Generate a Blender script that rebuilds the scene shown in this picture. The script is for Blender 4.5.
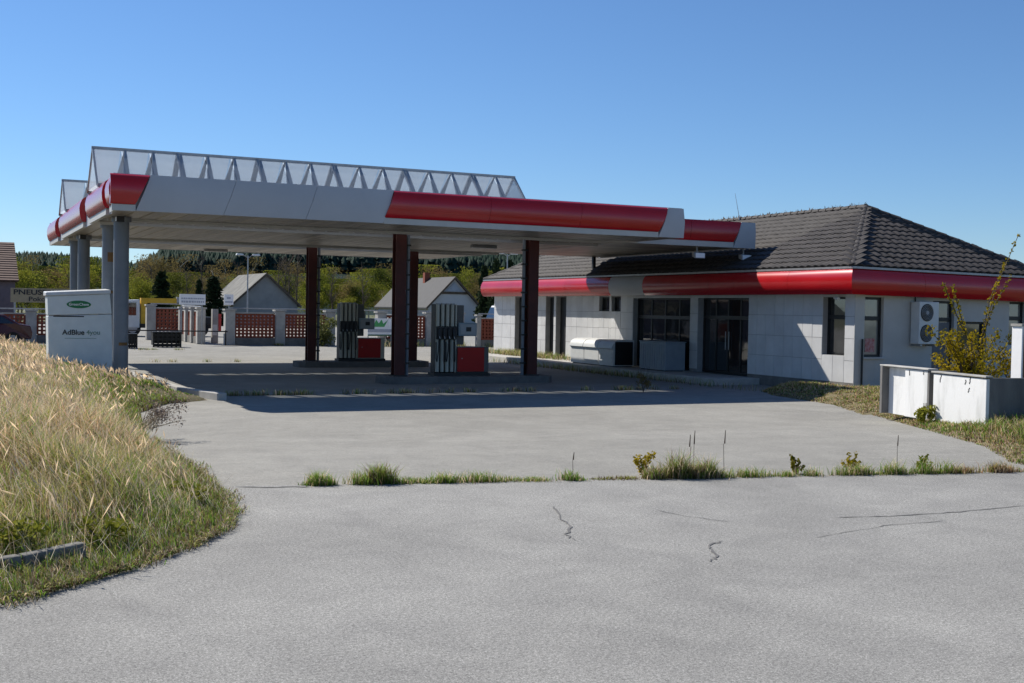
import bpy, bmesh, math, random
import numpy as np
from mathutils import Vector, Matrix
random.seed(7); rng = np.random.default_rng(7)
scene = bpy.context.scene
COL = scene.collection
for o in list(bpy.data.objects): bpy.data.objects.remove(o)

# ---------------------------------------------------------------- camera
cam_d = bpy.data.cameras.new('camera'); cam = bpy.data.objects.new('camera', cam_d); COL.objects.link(cam)
cam_d.sensor_width = 36.0; cam_d.lens = 1180.0/1024*36; cam_d.clip_start = .1; cam_d.clip_end = 6000
_vx = Vector((3000-512, 354-341.5, 1180)).normalized()
_vy = Vector((-47-512, 299.5-341.5, 1180)); _vy = (_vy - _vx*_vy.dot(_vx)).normalized()
_vz = _vx.cross(_vy)
if _vz.y > 0: _vz = -_vz
R = Matrix((_vx, _vy, _vz))                     # image axes (right, down, forward) -> world
right, up, back = R.col[0], -R.col[1], -R.col[2]
M4 = Matrix((right, up, back)).transposed().to_4x4(); M4.translation = (0, 0, 2.0)
cam.matrix_world = M4
scene.camera = cam
# ---------------------------------------------------------------- light
TO_SUN = Vector((-.52, .93, 1.0)).normalized()
EL = math.asin(TO_SUN.z); AZ = math.atan2(TO_SUN.x, TO_SUN.y)
world = bpy.data.worlds.new('World'); scene.world = world; world.use_nodes = True
wn = world.node_tree; bg = wn.nodes['Background']
sky = wn.nodes.new('ShaderNodeTexSky'); sky.sky_type = 'NISHITA'; sky.sun_disc = False
sky.sun_elevation = EL; sky.sun_rotation = AZ
sky.altitude = 300; sky.air_density = 1.0; sky.dust_density = 0.0; sky.ozone_density = 10.0
wn.links.new(sky.outputs[0], bg.inputs[0]); bg.inputs[1].default_value = .088
sun_d = bpy.data.lights.new('sun', 'SUN'); sun_d.energy = 5.0; sun_d.angle = math.radians(.53); sun_d.color = (1, .945, .86)
sun = bpy.data.objects.new('sun', sun_d); COL.objects.link(sun)
sun.rotation_euler = TO_SUN.to_track_quat('Z', 'Y').to_euler(); sun.location = TO_SUN*60
vs = scene.view_settings
vs.view_transform = 'Standard'; vs.look = 'None'; vs.exposure = 0.4; vs.gamma = 1.0; vs.use_curve_mapping = False

# ---------------------------------------------------------------- materials
MATS = {}
def mat(name, col, rough=.75, var=.12, scale=4., bump=0., metal=0., spec=.4, detail=6, bscale=None, col2=None, fac=None, stretch=None, trans=0., ov=0.):
    m = bpy.data.materials.new(name); m.use_nodes = True; nt = m.node_tree; N = nt.nodes; L = nt.links
    b = N['Principled BSDF']; b.inputs['Roughness'].default_value = rough; b.inputs['Metallic'].default_value = metal
    b.inputs['Specular IOR Level'].default_value = spec
    tc = N.new('ShaderNodeTexCoord'); src = tc.outputs['Object']
    if stretch:
        mp = N.new('ShaderNodeMapping'); mp.inputs['Scale'].default_value = stretch; L.new(src, mp.inputs[0]); src = mp.outputs[0]
    nz = N.new('ShaderNodeTexNoise'); nz.inputs['Scale'].default_value = scale; nz.inputs['Detail'].default_value = detail
    nz.inputs['Roughness'].default_value = .62; L.new(src, nz.inputs['Vector'])
    rp = N.new('ShaderNodeValToRGB')
    c2 = col2 if col2 else tuple(min(1, c*(1+var)) for c in col); c1 = col if col2 else tuple(c*(1-var) for c in col)
    lo, hi = fac if fac else (.3, .7)
    rp.color_ramp.elements[0].position = lo; rp.color_ramp.elements[1].position = hi
    rp.color_ramp.elements[0].color = (*c1, 1); rp.color_ramp.elements[1].color = (*c2, 1)
    L.new(nz.outputs[0], rp.inputs[0]); cout = rp.outputs[0]
    if ov:
        oi = N.new('ShaderNodeObjectInfo'); mr = N.new('ShaderNodeMapRange'); mr.inputs[3].default_value = 1-ov; mr.inputs[4].default_value = 1+ov; L.new(oi.outputs['Random'], mr.inputs[0])
        mm = N.new('ShaderNodeMix'); mm.data_type = 'RGBA'; mm.blend_type = 'MULTIPLY'; mm.inputs[0].default_value = 1; L.new(cout, mm.inputs[6]); L.new(mr.outputs[0], mm.inputs[7]); cout = mm.outputs[2]
    L.new(cout, b.inputs['Base Color'])
    if bump:
        n2 = N.new('ShaderNodeTexNoise'); n2.inputs['Scale'].default_value = bscale or scale*6; n2.inputs['Detail'].default_value = 4
        L.new(src, n2.inputs['Vector'])
        bp = N.new('ShaderNodeBump'); bp.inputs['Strength'].default_value = bump; bp.inputs['Distance'].default_value = .02
        L.new(n2.outputs[0], bp.inputs['Height']); L.new(bp.outputs[0], b.inputs['Normal'])
    MATS[name] = m
    return m
def attr_mat(name, rough=.7, trans=.3):
    m = bpy.data.materials.new(name); m.use_nodes = True; nt = m.node_tree; N = nt.nodes; L = nt.links
    b = N['Principled BSDF']; b.inputs['Roughness'].default_value = rough; b.inputs['Specular IOR Level'].default_value = .2
    a = N.new('ShaderNodeAttribute'); a.attribute_name = 'Col'; L.new(a.outputs[0], b.inputs['Base Color'])
    t = N.new('ShaderNodeBsdfTranslucent'); L.new(a.outputs[0], t.inputs[0])
    mx = N.new('ShaderNodeMixShader'); mx.inputs[0].default_value = trans
    L.new(b.outputs[0], mx.inputs[1]); L.new(t.outputs[0], mx.inputs[2]); L.new(mx.outputs[0], N['Material Output'].inputs[0])
    return m
def leaf_mat(name, c1, c2, trans=.35):
    m = bpy.data.materials.new(name); m.use_nodes = True; nt = m.node_tree; N = nt.nodes; L = nt.links
    b = N['Principled BSDF']; b.inputs['Roughness'].default_value = .8; b.inputs['Specular IOR Level'].default_value = .06
    tc = N.new('ShaderNodeTexCoord'); oi = N.new('ShaderNodeObjectInfo')
    nz = N.new('ShaderNodeTexNoise'); nz.inputs['Scale'].default_value = 1.1; nz.inputs['Detail'].default_value = 3; L.new(tc.outputs['Object'], nz.inputs['Vector'])
    ad = N.new('ShaderNodeMath'); ad.operation = 'MULTIPLY_ADD'; L.new(oi.outputs['Random'], ad.inputs[0]); ad.inputs[1].default_value = .5; L.new(nz.outputs[0], ad.inputs[2])
    rp = N.new('ShaderNodeValToRGB'); rp.color_ramp.elements[0].position = .4; rp.color_ramp.elements[1].position = 1.0
    rp.color_ramp.elements[0].color = (*c1, 1); rp.color_ramp.elements[1].color = (*c2, 1)
    L.new(ad.outputs[0], rp.inputs[0]); L.new(rp.outputs[0], b.inputs['Base Color'])
    t = N.new('ShaderNodeBsdfTranslucent'); L.new(rp.outputs[0], t.inputs[0])
    mx = N.new('ShaderNodeMixShader'); mx.inputs[0].default_value = trans
    L.new(b.outputs[0], mx.inputs[1]); L.new(t.outputs[0], mx.inputs[2]); L.new(mx.outputs[0], N['Material Output'].inputs[0])
    return m
def pavement_mat(name, base, patch, speck, seed):
    """old bleached asphalt: broad stains, fine light aggregate, dark specks"""
    m = bpy.data.materials.new(name); m.use_nodes = True; nt = m.node_tree; N = nt.nodes; L = nt.links
    b = N['Principled BSDF']; b.inputs['Roughness'].default_value = .9; b.inputs['Specular IOR Level'].default_value = .25
    tc = N.new('ShaderNodeTexCoord'); mp = N.new('ShaderNodeMapping'); mp.inputs['Location'].default_value = (seed, seed*.7, 0)
    L.new(tc.outputs['Object'], mp.inputs[0])
    def noise(sc, det, rgh=.6, dist=0):
        n = N.new('ShaderNodeTexNoise'); n.inputs['Scale'].default_value = sc; n.inputs['Detail'].default_value = det
        n.inputs['Roughness'].default_value = rgh; n.inputs['Distortion'].default_value = dist; L.new(mp.outputs[0], n.inputs['Vector']); return n.outputs[0]
    def ramp(x, p0, c0, p1, c1):
        r = N.new('ShaderNodeValToRGB'); e = r.color_ramp.elements; e[0].position = p0; e[1].position = p1; e[0].color = (*c0, 1); e[1].color = (*c1, 1); L.new(x, r.inputs[0]); return r.outputs[0]
    def mul(a, c, f=1.):
        x = N.new('ShaderNodeMix'); x.data_type = 'RGBA'; x.blend_type = 'MULTIPLY'; x.inputs[0].default_value = f
        L.new(a, x.inputs[6]); L.new(c, x.inputs[7]); return x.outputs[2]
    c = ramp(noise(.22, 5, .6, 1.2), .35, base, .68, patch)
    c = mul(c, ramp(noise(1.3, 6, .65, .6), .3, (.86, .86, .86), .65, (1.06, 1.06, 1.05)))
    c = mul(c, ramp(noise(38, 4, .9), .38, (1-speck*.8,)*3, .66, (1+speck*.8,)*3))
    c = mul(c, ramp(noise(95, 3, .9), .38, (1-speck,)*3, .66, (1+speck,)*3))
    c = mul(c, ramp(noise(7, 6, .8, .4), .36, (.93,)*3, .66, (1.05,)*3))
    L.new(c, b.inputs['Base Color'])
    bp = N.new('ShaderNodeBump'); bp.inputs['Strength'].default_value = .35; bp.inputs['Distance'].default_value = .008
    L.new(noise(120, 4, .75), bp.inputs['Height']); L.new(bp.outputs[0], b.inputs['Normal'])
    return m
def glass_mat(name, tint, rough=.04):
    m = bpy.data.materials.new(name); m.use_nodes = True; b = m.node_tree.nodes['Principled BSDF']; N = m.node_tree.nodes; L = m.node_tree.links
    b.inputs['Roughness'].default_value = rough; b.inputs['Specular IOR Level'].default_value = .9; b.inputs['IOR'].default_value = 1.6
    nz = N.new('ShaderNodeTexNoise'); nz.inputs['Scale'].default_value = 1.5
    tc = N.new('ShaderNodeTexCoord'); L.new(tc.outputs['Object'], nz.inputs['Vector'])
    rp = N.new('ShaderNodeValToRGB'); rp.color_ramp.elements[0].color = (*[t*.6 for t in tint], 1); rp.color_ramp.elements[1].color = (*[t*1.5 for t in tint], 1)
    L.new(nz.outputs[0], rp.inputs[0]); L.new(rp.outputs[0], b.inputs['Base Color'])
    bp = N.new('ShaderNodeBump'); bp.inputs['Strength'].default_value = .04; bp.inputs['Distance'].default_value = .05
    L.new(nz.outputs[0], bp.inputs['Height']); L.new(bp.outputs[0], b.inputs['Normal'])
    return m
def skylight_mat():
    m = bpy.data.materials.new('frosted_skylight'); m.use_nodes = True; nt = m.node_tree; N = nt.nodes; L = nt.links
    b = N['Principled BSDF']; b.inputs['Roughness'].default_value = .25
    tc = N.new('ShaderNodeTexCoord'); nz = N.new('ShaderNodeTexNoise'); nz.inputs['Scale'].default_value = 3; L.new(tc.outputs['Object'], nz.inputs['Vector'])
    rp = N.new('ShaderNodeValToRGB'); rp.color_ramp.elements[0].color = (.38, .41, .44, 1); rp.color_ramp.elements[1].color = (.6, .63, .66, 1); L.new(nz.outputs[0], rp.inputs[0]); L.new(rp.outputs[0], b.inputs['Base Color'])
    tl = N.new('ShaderNodeBsdfTranslucent'); tl.inputs[0].default_value = (.8, .84, .86, 1)
    tp = N.new('ShaderNodeBsdfTransparent'); tp.inputs[0].default_value = (.9, .93, .95, 1)
    m1 = N.new('ShaderNodeMixShader'); m1.inputs[0].default_value = .45; L.new(b.outputs[0], m1.inputs[1]); L.new(tl.outputs[0], m1.inputs[2])
    m2 = N.new('ShaderNodeMixShader'); m2.inputs[0].default_value = .38; L.new(m1.outputs[0], m2.inputs[1]); L.new(tp.outputs[0], m2.inputs[2])
    L.new(m2.outputs[0], N['Material Output'].inputs[0]); return m

ROAD = pavement_mat('road_asphalt', (.268, .263, .247), (.332, .326, .306), .5, 3.1)
FORE = pavement_mat('forecourt_asphalt', (.264, .256, .231), (.307, .298, .27), .28, 11.7)
SOIL = mat('soil_and_dry_grass', (.10, .085, .045), .95, scale=2.2, col2=(.19, .155, .08), bump=.6, bscale=30)
FIELD = mat('field_ground', (.06, .075, .025), .95, scale=.05, col2=(.11, .11, .04))
CONC = mat('weathered_concrete', (.30, .29, .27), .9, scale=2.5, col2=(.44, .43, .40), bump=.25, bscale=40, ov=.12)
KERB = mat('kerb_concrete', (.22, .215, .2), .9, scale=5, col2=(.34, .33, .31), bump=.4, bscale=40)
KERBD = mat('dark_kerb_concrete', (.10, .098, .092), .9, scale=6, col2=(.20, .195, .18), bump=.4, bscale=40)
RED = mat('red_fascia_paint', (.42, .007, .012), .24, var=.10, scale=.8, spec=.5)
_rb = RED.node_tree.nodes['Principled BSDF']; _rb.inputs['Coat Weight'].default_value = .6; _rb.inputs['Coat Roughness'].default_value = .2; _rb.inputs['Specular IOR Level'].default_value = .25
GREYP = mat('grey_fascia_paint', (.42, .43, .45), .5, var=.05, scale=.9)
TRIM = mat('pale_trim', (.46, .455, .43), .5, var=.08, scale=2)
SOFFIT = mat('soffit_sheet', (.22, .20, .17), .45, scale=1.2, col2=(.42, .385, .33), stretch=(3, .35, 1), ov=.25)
STEEL = mat('galvanised_steel', (.33, .34, .35), .45, var=.15, scale=6, metal=.5)
POSTG = mat('grey_post_paint', (.13, .15, .175), .5, scale=1.1, col2=(.20, .215, .235))
REDST = mat('oxide_red_steel', (.045, .007, .005), .6, scale=3, col2=(.075, .011, .007))
ISL = mat('island_concrete', (.11, .107, .10), .9, scale=4, col2=(.16, .155, .145))
DARK = mat('dark_plastic', (.012, .012, .013), .5, var=.3)
FRAME = mat('black_frame', (.016, .017, .018), .45, var=.2)
CREAM = mat('pump_cream', (.42, .41, .34), .45, var=.07)
PRED = mat('pump_red', (.36, .006, .004), .45, var=.08, spec=.25)
UPH = mat('pump_dark_grey', (.09, .085, .08), .5, var=.1)
PGREY = mat('pump_grey', (.30, .31, .32), .45, var=.08)
PBLUE = mat('pump_display_grey', (.20, .25, .28), .4, var=.08)
HOSE = mat('rubber_hose', (.012, .012, .012), .5, var=.2)
CLAD = mat('grey_cladding', (.52, .52, .518), .55, scale=1.7, col2=(.62, .62, .618), ov=.05)
CLADJ = mat('cladding_joint', (.30, .30, .30), .8)
PLAST = mat('pale_render', (.44, .435, .41), .85, scale=1.4, col2=(.52, .51, .485), bump=.15, bscale=60)
TILE = mat('dark_roof_tile', (.022, .019, .018), .75, scale=6, col2=(.062, .055, .052), bump=.3, bscale=50, ov=.22)
RTILE = mat('brown_roof_tile', (.07, .035, .025), .8, scale=4, col2=(.13, .075, .055), bump=.3)
GLASS = glass_mat('dark_window_glass', (.012, .014, .016))
GLASS2 = glass_mat('curtained_window_glass', (.16, .165, .16), .08)
SKYL = skylight_mat()
WHITE = mat('white_plastic', (.60, .61, .60), .4, var=.06)
BLUEG = mat('blue_grey_box', (.24, .28, .32), .5, var=.08)
BRICK = mat('red_lattice_brick', (.17, .04, .022), .85, scale=8, col2=(.30, .085, .045), bump=.3)
MORT = mat('plinth_concrete', (.13, .125, .115), .9, scale=3, col2=(.22, .21, .19))
WOOD = mat('weathered_bark', (.06, .045, .032), .9, scale=8, col2=(.13, .10, .075), bump=.5, stretch=(1, 1, .2))
BIRCH = mat('pale_bark', (.24, .22, .19), .9, scale=6, col2=(.42, .4, .36), stretch=(1, 1, 2))
GREEN = mat('emblem_green', (.015, .17, .055), .45, var=.05)
BLACKP = mat('lettering_black', (.012, .014, .018), .5, var=.05)
GREENP = mat('lettering_grey_green', (.10, .21, .17), .5, var=.05)
SIGNW = mat('sign_white', (.88, .88, .88), .5, var=.03)
SIGNT = mat('sign_tan', (.30, .25, .16), .6, var=.1)
GREYL = mat('faded_lettering', (.42, .44, .5), .6, var=.05)
YELL = mat('yellow_machine_paint', (.62, .36, .02), .5, var=.15)
CARP = mat('dark_red_car_paint', (.06, .008, .010), .25, var=.05, spec=.6)
TYRE = mat('tyre_rubber', (.015, .015, .015), .85)
RUST = mat('rust_patch', (.13, .07, .03), .85, scale=9, col2=(.22, .12, .04))
ROOFG = mat('old_fibre_cement', (.10, .098, .09), .9, scale=.9, col2=(.20, .195, .175), stretch=(1, 1, 1))
HOUSEG = mat('grey_house_render', (.22, .22, .22), .9, scale=.8, col2=(.30, .30, .29))
HOUSEW = mat('white_house_render', (.5, .5, .5), .9, var=.06, scale=.8)
SLATE = mat('slate_grey_roof', (.018, .019, .022), .75, scale=2, col2=(.034, .035, .038))
PURP = mat('mauve_render', (.13, .11, .13), .9, var=.12)
GRASSM = attr_mat('grass_blades', .7, .5)
SEEDM = attr_mat('seed_heads', .8, .45)
LEAF1 = leaf_mat('spring_leaves', (.075, .10, .012), (.26, .26, .035))
LEAF2 = leaf_mat('budding_leaves', (.12, .10, .035), (.26, .19, .075))
LEAF3 = leaf_mat('olive_leaves', (.05, .075, .014), (.16, .17, .03))
NEEDLE = leaf_mat('spruce_needles', (.010, .020, .010), (.030, .048, .020), .1)
FORSY = leaf_mat('yellow_green_shrub', (.17, .15, .01), (.52, .37, .02), .45)
FARN = leaf_mat('far_spruce', (.010, .024, .020), (.026, .048, .034), .05)

# ---------------------------------------------------------------- mesh helpers
class MB:
    def __init__(s): s.v = []; s.f = []
    def add(s, vs, fs):
        n = len(s.v); s.v += [tuple(p) for p in vs]; s.f += [tuple(i+n for i in f) for f in fs]; return s
    def box(s, x0, x1, y0, y1, z0, z1):
        return s.add([(x0,y0,z0),(x1,y0,z0),(x1,y1,z0),(x0,y1,z0),(x0,y0,z1),(x1,y0,z1),(x1,y1,z1),(x0,y1,z1)],
                     [(0,3,2,1),(4,5,6,7),(0,1,5,4),(1,2,6,5),(2,3,7,6),(3,0,4,7)])
    def hexa(s, p):   # 8 points bottom 4, top 4
        return s.add(p, [(0,3,2,1),(4,5,6,7),(0,1,5,4),(1,2,6,5),(2,3,7,6),(3,0,4,7)])
    def prism(s, prof, axis, a0, a1):
        n = len(prof)
        def P(q, a): return {'x': (a, q[0], q[1]), 'y': (q[0], a, q[1]), 'z': (q[0], q[1], a)}[axis]
        vs = [P(q, a0) for q in prof] + [P(q, a1) for q in prof]
        return s.add(vs, [tuple(range(n))[::-1], tuple(range(n, 2*n))] + [(i, (i+1) % n, n+(i+1) % n, n+i) for i in range(n)])
    def tube(s, p0, p1, r0, r1=None, n=8, caps=True):
        r1 = r0 if r1 is None else r1; p0 = Vector(p0); p1 = Vector(p1); d = (p1-p0).normalized()
        a = d.orthogonal().normalized(); b = d.cross(a)
        vs = [p0+(a*math.cos(t)+b*math.sin(t))*r0 for t in [2*math.pi*i/n for i in range(n)]]
        vs += [p1+(a*math.cos(t)+b*math.sin(t))*r1 for t in [2*math.pi*i/n for i in range(n)]]
        fs = [(i, (i+1) % n, n+(i+1) % n, n+i) for i in range(n)]
        if caps: fs += [tuple(range(n))[::-1], tuple(range(n, 2*n))]
        return s.add(vs, fs)
    def path(s, pts, r, n=6):
        for a, b in zip(pts[:-1], pts[1:]): s.tube(a, b, r, r, n)
        return s
    def disc(s, c, rx, rz, y0, y1, n=28):   # elliptical plate facing -y
        return s.prism([(c[0]+rx*math.cos(t), c[1]+rz*math.sin(t)) for t in [2*math.pi*i/n for i in range(n)]], 'y', y0, y1)
    def mesh(s, name, recalc=True):
        me = bpy.data.meshes.new(name); me.from_pydata(s.v, [], s.f)
        if recalc:
            bm = bmesh.new(); bm.from_mesh(me); bmesh.ops.recalc_face_normals(bm, faces=bm.faces); bm.to_mesh(me); bm.free()
        return me
    def build(s, name, m, parent=None, smooth=False, bevel=0, recalc=True):
        return link(name, s.mesh(name, recalc), m, parent, smooth, bevel)
def link(name, me, m, parent=None, smooth=False, bevel=0):
    o = bpy.data.objects.new(name, me); COL.objects.link(o)
    if m is not None and not me.materials: me.materials.append(m)
    if smooth:
        for p in me.polygons: p.use_smooth = True
        try: me.set_sharp_from_angle(angle=math.radians(40))
        except Exception: pass
    if bevel:
        b = o.modifiers.new('bevel', 'BEVEL'); b.width = bevel; b.segments = 2; b.limit_method = 'ANGLE'
    if parent: adopt(o, parent)
    return o
def wmat(o):
    m = Matrix.Translation(o.location) @ o.rotation_euler.to_matrix().to_4x4()
    return wmat(o.parent) @ o.matrix_parent_inverse @ m if o.parent else m
def adopt(o, parent):
    o.parent = parent; o.matrix_parent_inverse = wmat(parent).inverted()
def tag(o, label, cat, group=None):
    o['label'] = label; o['category'] = cat
    if group: o['group'] = group
    return o
def thing(name, label, cat, loc=(0,0,0), group=None):
    o = bpy.data.objects.new(name, None); COL.objects.link(o); o.location = loc; o.empty_display_size = .2
    return tag(o, label, cat, group)
def struct(o): o['kind'] = 'structure'; return o
def stuff(o): o['kind'] = 'stuff'; return o
def box(name, m, parent, *b, bevel=0): return MB().box(*b).build(name, m, parent, bevel=bevel)
def copytree(o, parent=None, loc=None, rotz=None, label=None, scale=None):
    c = o.copy(); COL.objects.link(c)
    if parent: c.parent = parent
    if loc is not None: c.location = loc
    if rotz is not None: c.rotation_euler.z = rotz
    if scale is not None: c.scale = (scale,)*3 if not hasattr(scale, '__len__') else scale
    if label: c['label'] = label
    for ch in list(o.children): copytree(ch, c)
    return c
def text_mesh(name, body, m, parent, origin, size, xdir=(1,0,0), udir=(0,0,1), depth=.006, align='LEFT', bold=0., sx=1.):
    cu = bpy.data.curves.new(name, 'FONT'); cu.body = body; cu.size = size; cu.extrude = depth; cu.align_x = align; cu.offset = bold
    t = bpy.data.objects.new(name, cu); COL.objects.link(t)
    dg = bpy.context.evaluated_depsgraph_get(); dg.update()
    me = bpy.data.meshes.new_from_object(t.evaluated_get(dg)); bpy.data.objects.remove(t); bpy.data.curves.remove(cu)
    xd = Vector(xdir); ud = Vector(udir); nd = xd.cross(ud)
    me.transform(Matrix.Translation(origin) @ Matrix((xd*sx, ud, nd)).transposed().to_4x4())
    me.materials.clear(); me.name = name
    return link(name, me, m, parent)
def np_mesh(name, V, F, m, cols=None, parent=None, nv=3):
    """V (n,3), F (k,nv) numpy"""
    me = bpy.data.meshes.new(name); me.vertices.add(len(V)); me.vertices.foreach_set('co', V.astype(np.float32).ravel())
    me.loops.add(F.size); me.loops.foreach_set('vertex_index', F.astype(np.int32).ravel())
    me.polygons.add(len(F)); me.polygons.foreach_set('loop_start', np.arange(0, F.size, nv, dtype=np.int32))
    me.polygons.foreach_set('loop_total', np.full(len(F), nv, dtype=np.int32))
    if cols is not None:
        a = me.color_attributes.new('Col', 'FLOAT_COLOR', 'POINT'); c = np.ones((len(V), 4), np.float32); c[:, :3] = cols; a.data.foreach_set('color', c.ravel())
    me.update(calc_edges=True); me.validate()
    return link(name, me, m, parent)

# ---------------------------------------------------------------- terrain
def px(u, v, z=0.):
    d = R @ Vector((u-512, v-341.5, 1180)); t = (z-2.0)/d.z; return (d.x*t, d.y*t)
def sheet(name, pts, z, m):
    return struct(MB().add([(x, y, z) for x, y in pts], [tuple(range(len(pts)))]).build(name, m))
sheet('ground', [(-2500,-300),(2500,-300),(2500,3000),(-2500,3000)], -.28, FIELD)
sheet('road', [(-60,-60),(70,-60),(70,0),(40,5.6),(13.3,10.92),(3.4,12.9),(0,13.6),(-60,25.5)], 0, ROAD)
road = bpy.data.objects['road']
def gz(y):     # the forecourt dips under the canopy, shaped to where its shadow edges fall
    sm = lambda t: max(0, min(1, t))**2*(3-2*max(0, min(1, t)))
    return -.006-.2*sm((y-13.2)/8)*(1-sm((y-46)/9))
fx_ = [-60, 0, 3.4, 13.3, 26, 40, 70]; fl_ = [25.3, 13.4, 12.72, 10.74, 8.2, 5.4, -.2]
V_ = []; ny = 70
for k in range(ny+1):
    for x_, l_ in zip(fx_, fl_): y_ = l_+(110-l_)*(k/ny)**1.25; V_.append((x_, y_, gz(y_)))
struct(MB().add(V_, [(k*7+i, k*7+i+1, k*7+i+8, k*7+i+7) for k in range(ny) for i in range(6)]).build('forecourt', FORE, smooth=True))
# cracks in the road and the weathered joint
def crack(pts, w, name='crack', z=.005):
    m = MB(); n = len(pts); L_, R_ = [], []
    for i, p in enumerate(pts):
        a = Vector(pts[max(0, i-1)]); b = Vector(pts[min(n-1, i+1)]); d = (b-a).normalized(); q = Vector((-d.y, d.x))
        ww = w*random.uniform(.4, 1.4)*(1 if 0 < i < n-1 else .15)
        L_.append((p[0]+q.x*ww, p[1]+q.y*ww, z)); R_.append((p[0]-q.x*ww, p[1]-q.y*ww, z))
    m.add(L_+R_, [(i, i+1, n+i+1, n+i) for i in range(n-1)])
    return m.build(name, CRACKM, road, recalc=False)
CRACKM = mat('crack_fill', (.135, .132, .127), .95, var=.2)
def wob(us, j):
    out = []
    for (a, b) in zip(us[:-1], us[1:]):
        for k in range(6):
            t = k/6; out.append(px(a[0]+(b[0]-a[0])*t+random.uniform(-j, j), a[1]+(b[1]-a[1])*t+random.uniform(-j, j)*.4))
    out.append(px(*us[-1])); return out
crack(wob([(1024,506),(960,512),(900,516),(835,518)], .8), .011)
crack(wob([(945,521),(890,525),(850,532),(815,538)], 1.2), .006)
crack(wob([(552,506),(562,520),(572,526),(566,535),(575,541)], 2.0), .010)
crack(wob([(722,540),(708,547),(716,556),(711,562)], 2.2), .011)
crack(wob([(655,510),(690,517),(730,522)], 1.0), .006)
crack(wob([(236,487),(270,487.5),(310,487)], .8), .02)

def kerb_line(name, pts, length, w, h, z0, m, parent=None, jit=.012):
    k = struct(bpy.data.objects.new(name, None)); COL.objects.link(k); k.location = (*pts[0], z0)
    for (a, b) in zip(pts[:-1], pts[1:]):
        a = Vector(a); b = Vector(b); n = max(1, round((b-a).length/length)); d = (b-a)/n; u = d.normalized(); q = Vector((-u.y, u.x))
        for i in range(n):
            c = a+d*i+u*.008+q*random.uniform(-jit, jit); e = a+d*(i+1)-u*.008+q*random.uniform(-jit, jit); zz = z0+random.uniform(-jit, jit)*.6
            p = [(c.x+q.x*w, c.y+q.y*w), (c.x-q.x*w, c.y-q.y*w), (e.x-q.x*w, e.y-q.y*w), (e.x+q.x*w, e.y+q.y*w)]
            MB().hexa([(*t, z0-.35) for t in p]+[(*t, zz+h) for t in p]).build('kerb_stone', m, k, bevel=.015)
    return k
kerb_line('verge_kerb', [(5.6,27.3),(5.1,29.2),(4.85,32),(4.7,35.5),(4.7,48)], 1.0, .12, .08, -.12, CONC)
kerb_line('roadside_kerb', [px(-200,606),px(-60,590),px(20,577),px(84,563)], .9, .05, .17, 0, KERBD)

# verge (left) and right-hand grass patch: mounded sheets
def inside(poly, x, y):
    r = np.zeros(x.shape, bool); n = len(poly)
    for i in range(n):
        x0, y0 = poly[i]; x1, y1 = poly[(i+1) % n]
        c = ((y0 > y) != (y1 > y)) & (x < (x1-x0)*(y-y0)/(y1-y0+1e-12)+x0); r ^= c
    return r
def edge_dist(poly, x, y):
    d = np.full(x.shape, 1e9); n = len(poly)
    for i in range(n):
        a = np.array(poly[i]); b = np.array(poly[(i+1) % n]); ab = b-a
        t = np.clip(((x-a[0])*ab[0]+(y-a[1])*ab[1])/(ab@ab), 0, 1)
        d = np.minimum(d, np.hypot(x-a[0]-t*ab[0], y-a[1]-t*ab[1]))
    return d
VERGE = [(-9,4.0),(-3.2,6.6),(-1.2,7.55),(.29,8.36),(.72,8.70),(1.24,9.16),(1.86,9.9),(2.25,10.6),(2.43,11.3),(2.55,12.3),(2.62,13.4),(2.66,15),(2.68,17.8),(2.95,20.8),(3.4,24.5),(4.3,26.6),(5.35,27.35),(4.95,29.2),(4.7,32),(4.55,36),(4.55,48),(-9,48)]
PATCH = [(23.2,28.6),(21.9,28.4),(20.8,27.2),(20.1,25.8),(19.6,22.8),(18.2,20.2),px(870,411,-.12),px(900,422,-.12),px(917,429,-.12),px(946,441,-.12),px(984,454,-.12),px(1009,462),(13.2,11.35),(13.6,10.95),(20,9.7),(40,5.7),(44,25.6),(22.9,25.6)]
def wav(x, y, s): return np.sin(x*1.3*s+.7)*np.cos(y*.9*s+1.9)+.6*np.sin(x*2.7*s+y*1.7*s)+.4*np.sin(-x*3.9*s+y*4.3*s+2)
def gzv(y):
    sm = lambda t: np.clip(t, 0, 1)**2*(3-2*np.clip(t, 0, 1))
    return -.2*sm((y-13.2)/8)*(1-sm((y-46)/9))
def hgt(poly, x, y, top):
    d = edge_dist(poly, x, y)*inside(poly, x, y)
    t = np.clip(d/2.2, 0, 1); t = t*t*(3-2*t)
    return gzv(y)*(1-np.clip(d/1.1, 0, 1))+top*t*(1+.12*wav(x, y, .8))+.03*np.clip(d/.15, 0, 1)+.012*wav(x, y, 4)*np.clip(d/.3, 0, 1)
def mound(name, poly, x0, x1, y0, y1, st, top):
    xs = np.arange(x0, x1+st, st); ys = np.arange(y0, y1+st, st); X, Y = np.meshgrid(xs, ys)
    ins = inside(poly, X, Y); Z = hgt(poly, X, Y, top); Z = np.where(ins, Z, -.32)
    nx = len(xs); V = np.stack([X.ravel(), Y.ravel(), Z.ravel()], 1)
    i, j = np.meshgrid(np.arange(len(ys)-1), np.arange(nx-1), indexing='ij'); a = (i*nx+j).ravel()
    F = np.stack([a, a+1, a+nx+1, a+nx], 1); k = ins.ravel()[F].any(1); 
    o = np_mesh(name, V, F[k], SOIL, nv=4)
    for p in o.data.polygons: p.use_smooth = True
    return struct(o)
VT = .24
mound('grass_verge', VERGE, -9, 6, 4, 48, .2, VT)
mound('grass_patch', PATCH, 13, 44, 5.5, 29, .25, .03)

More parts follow.
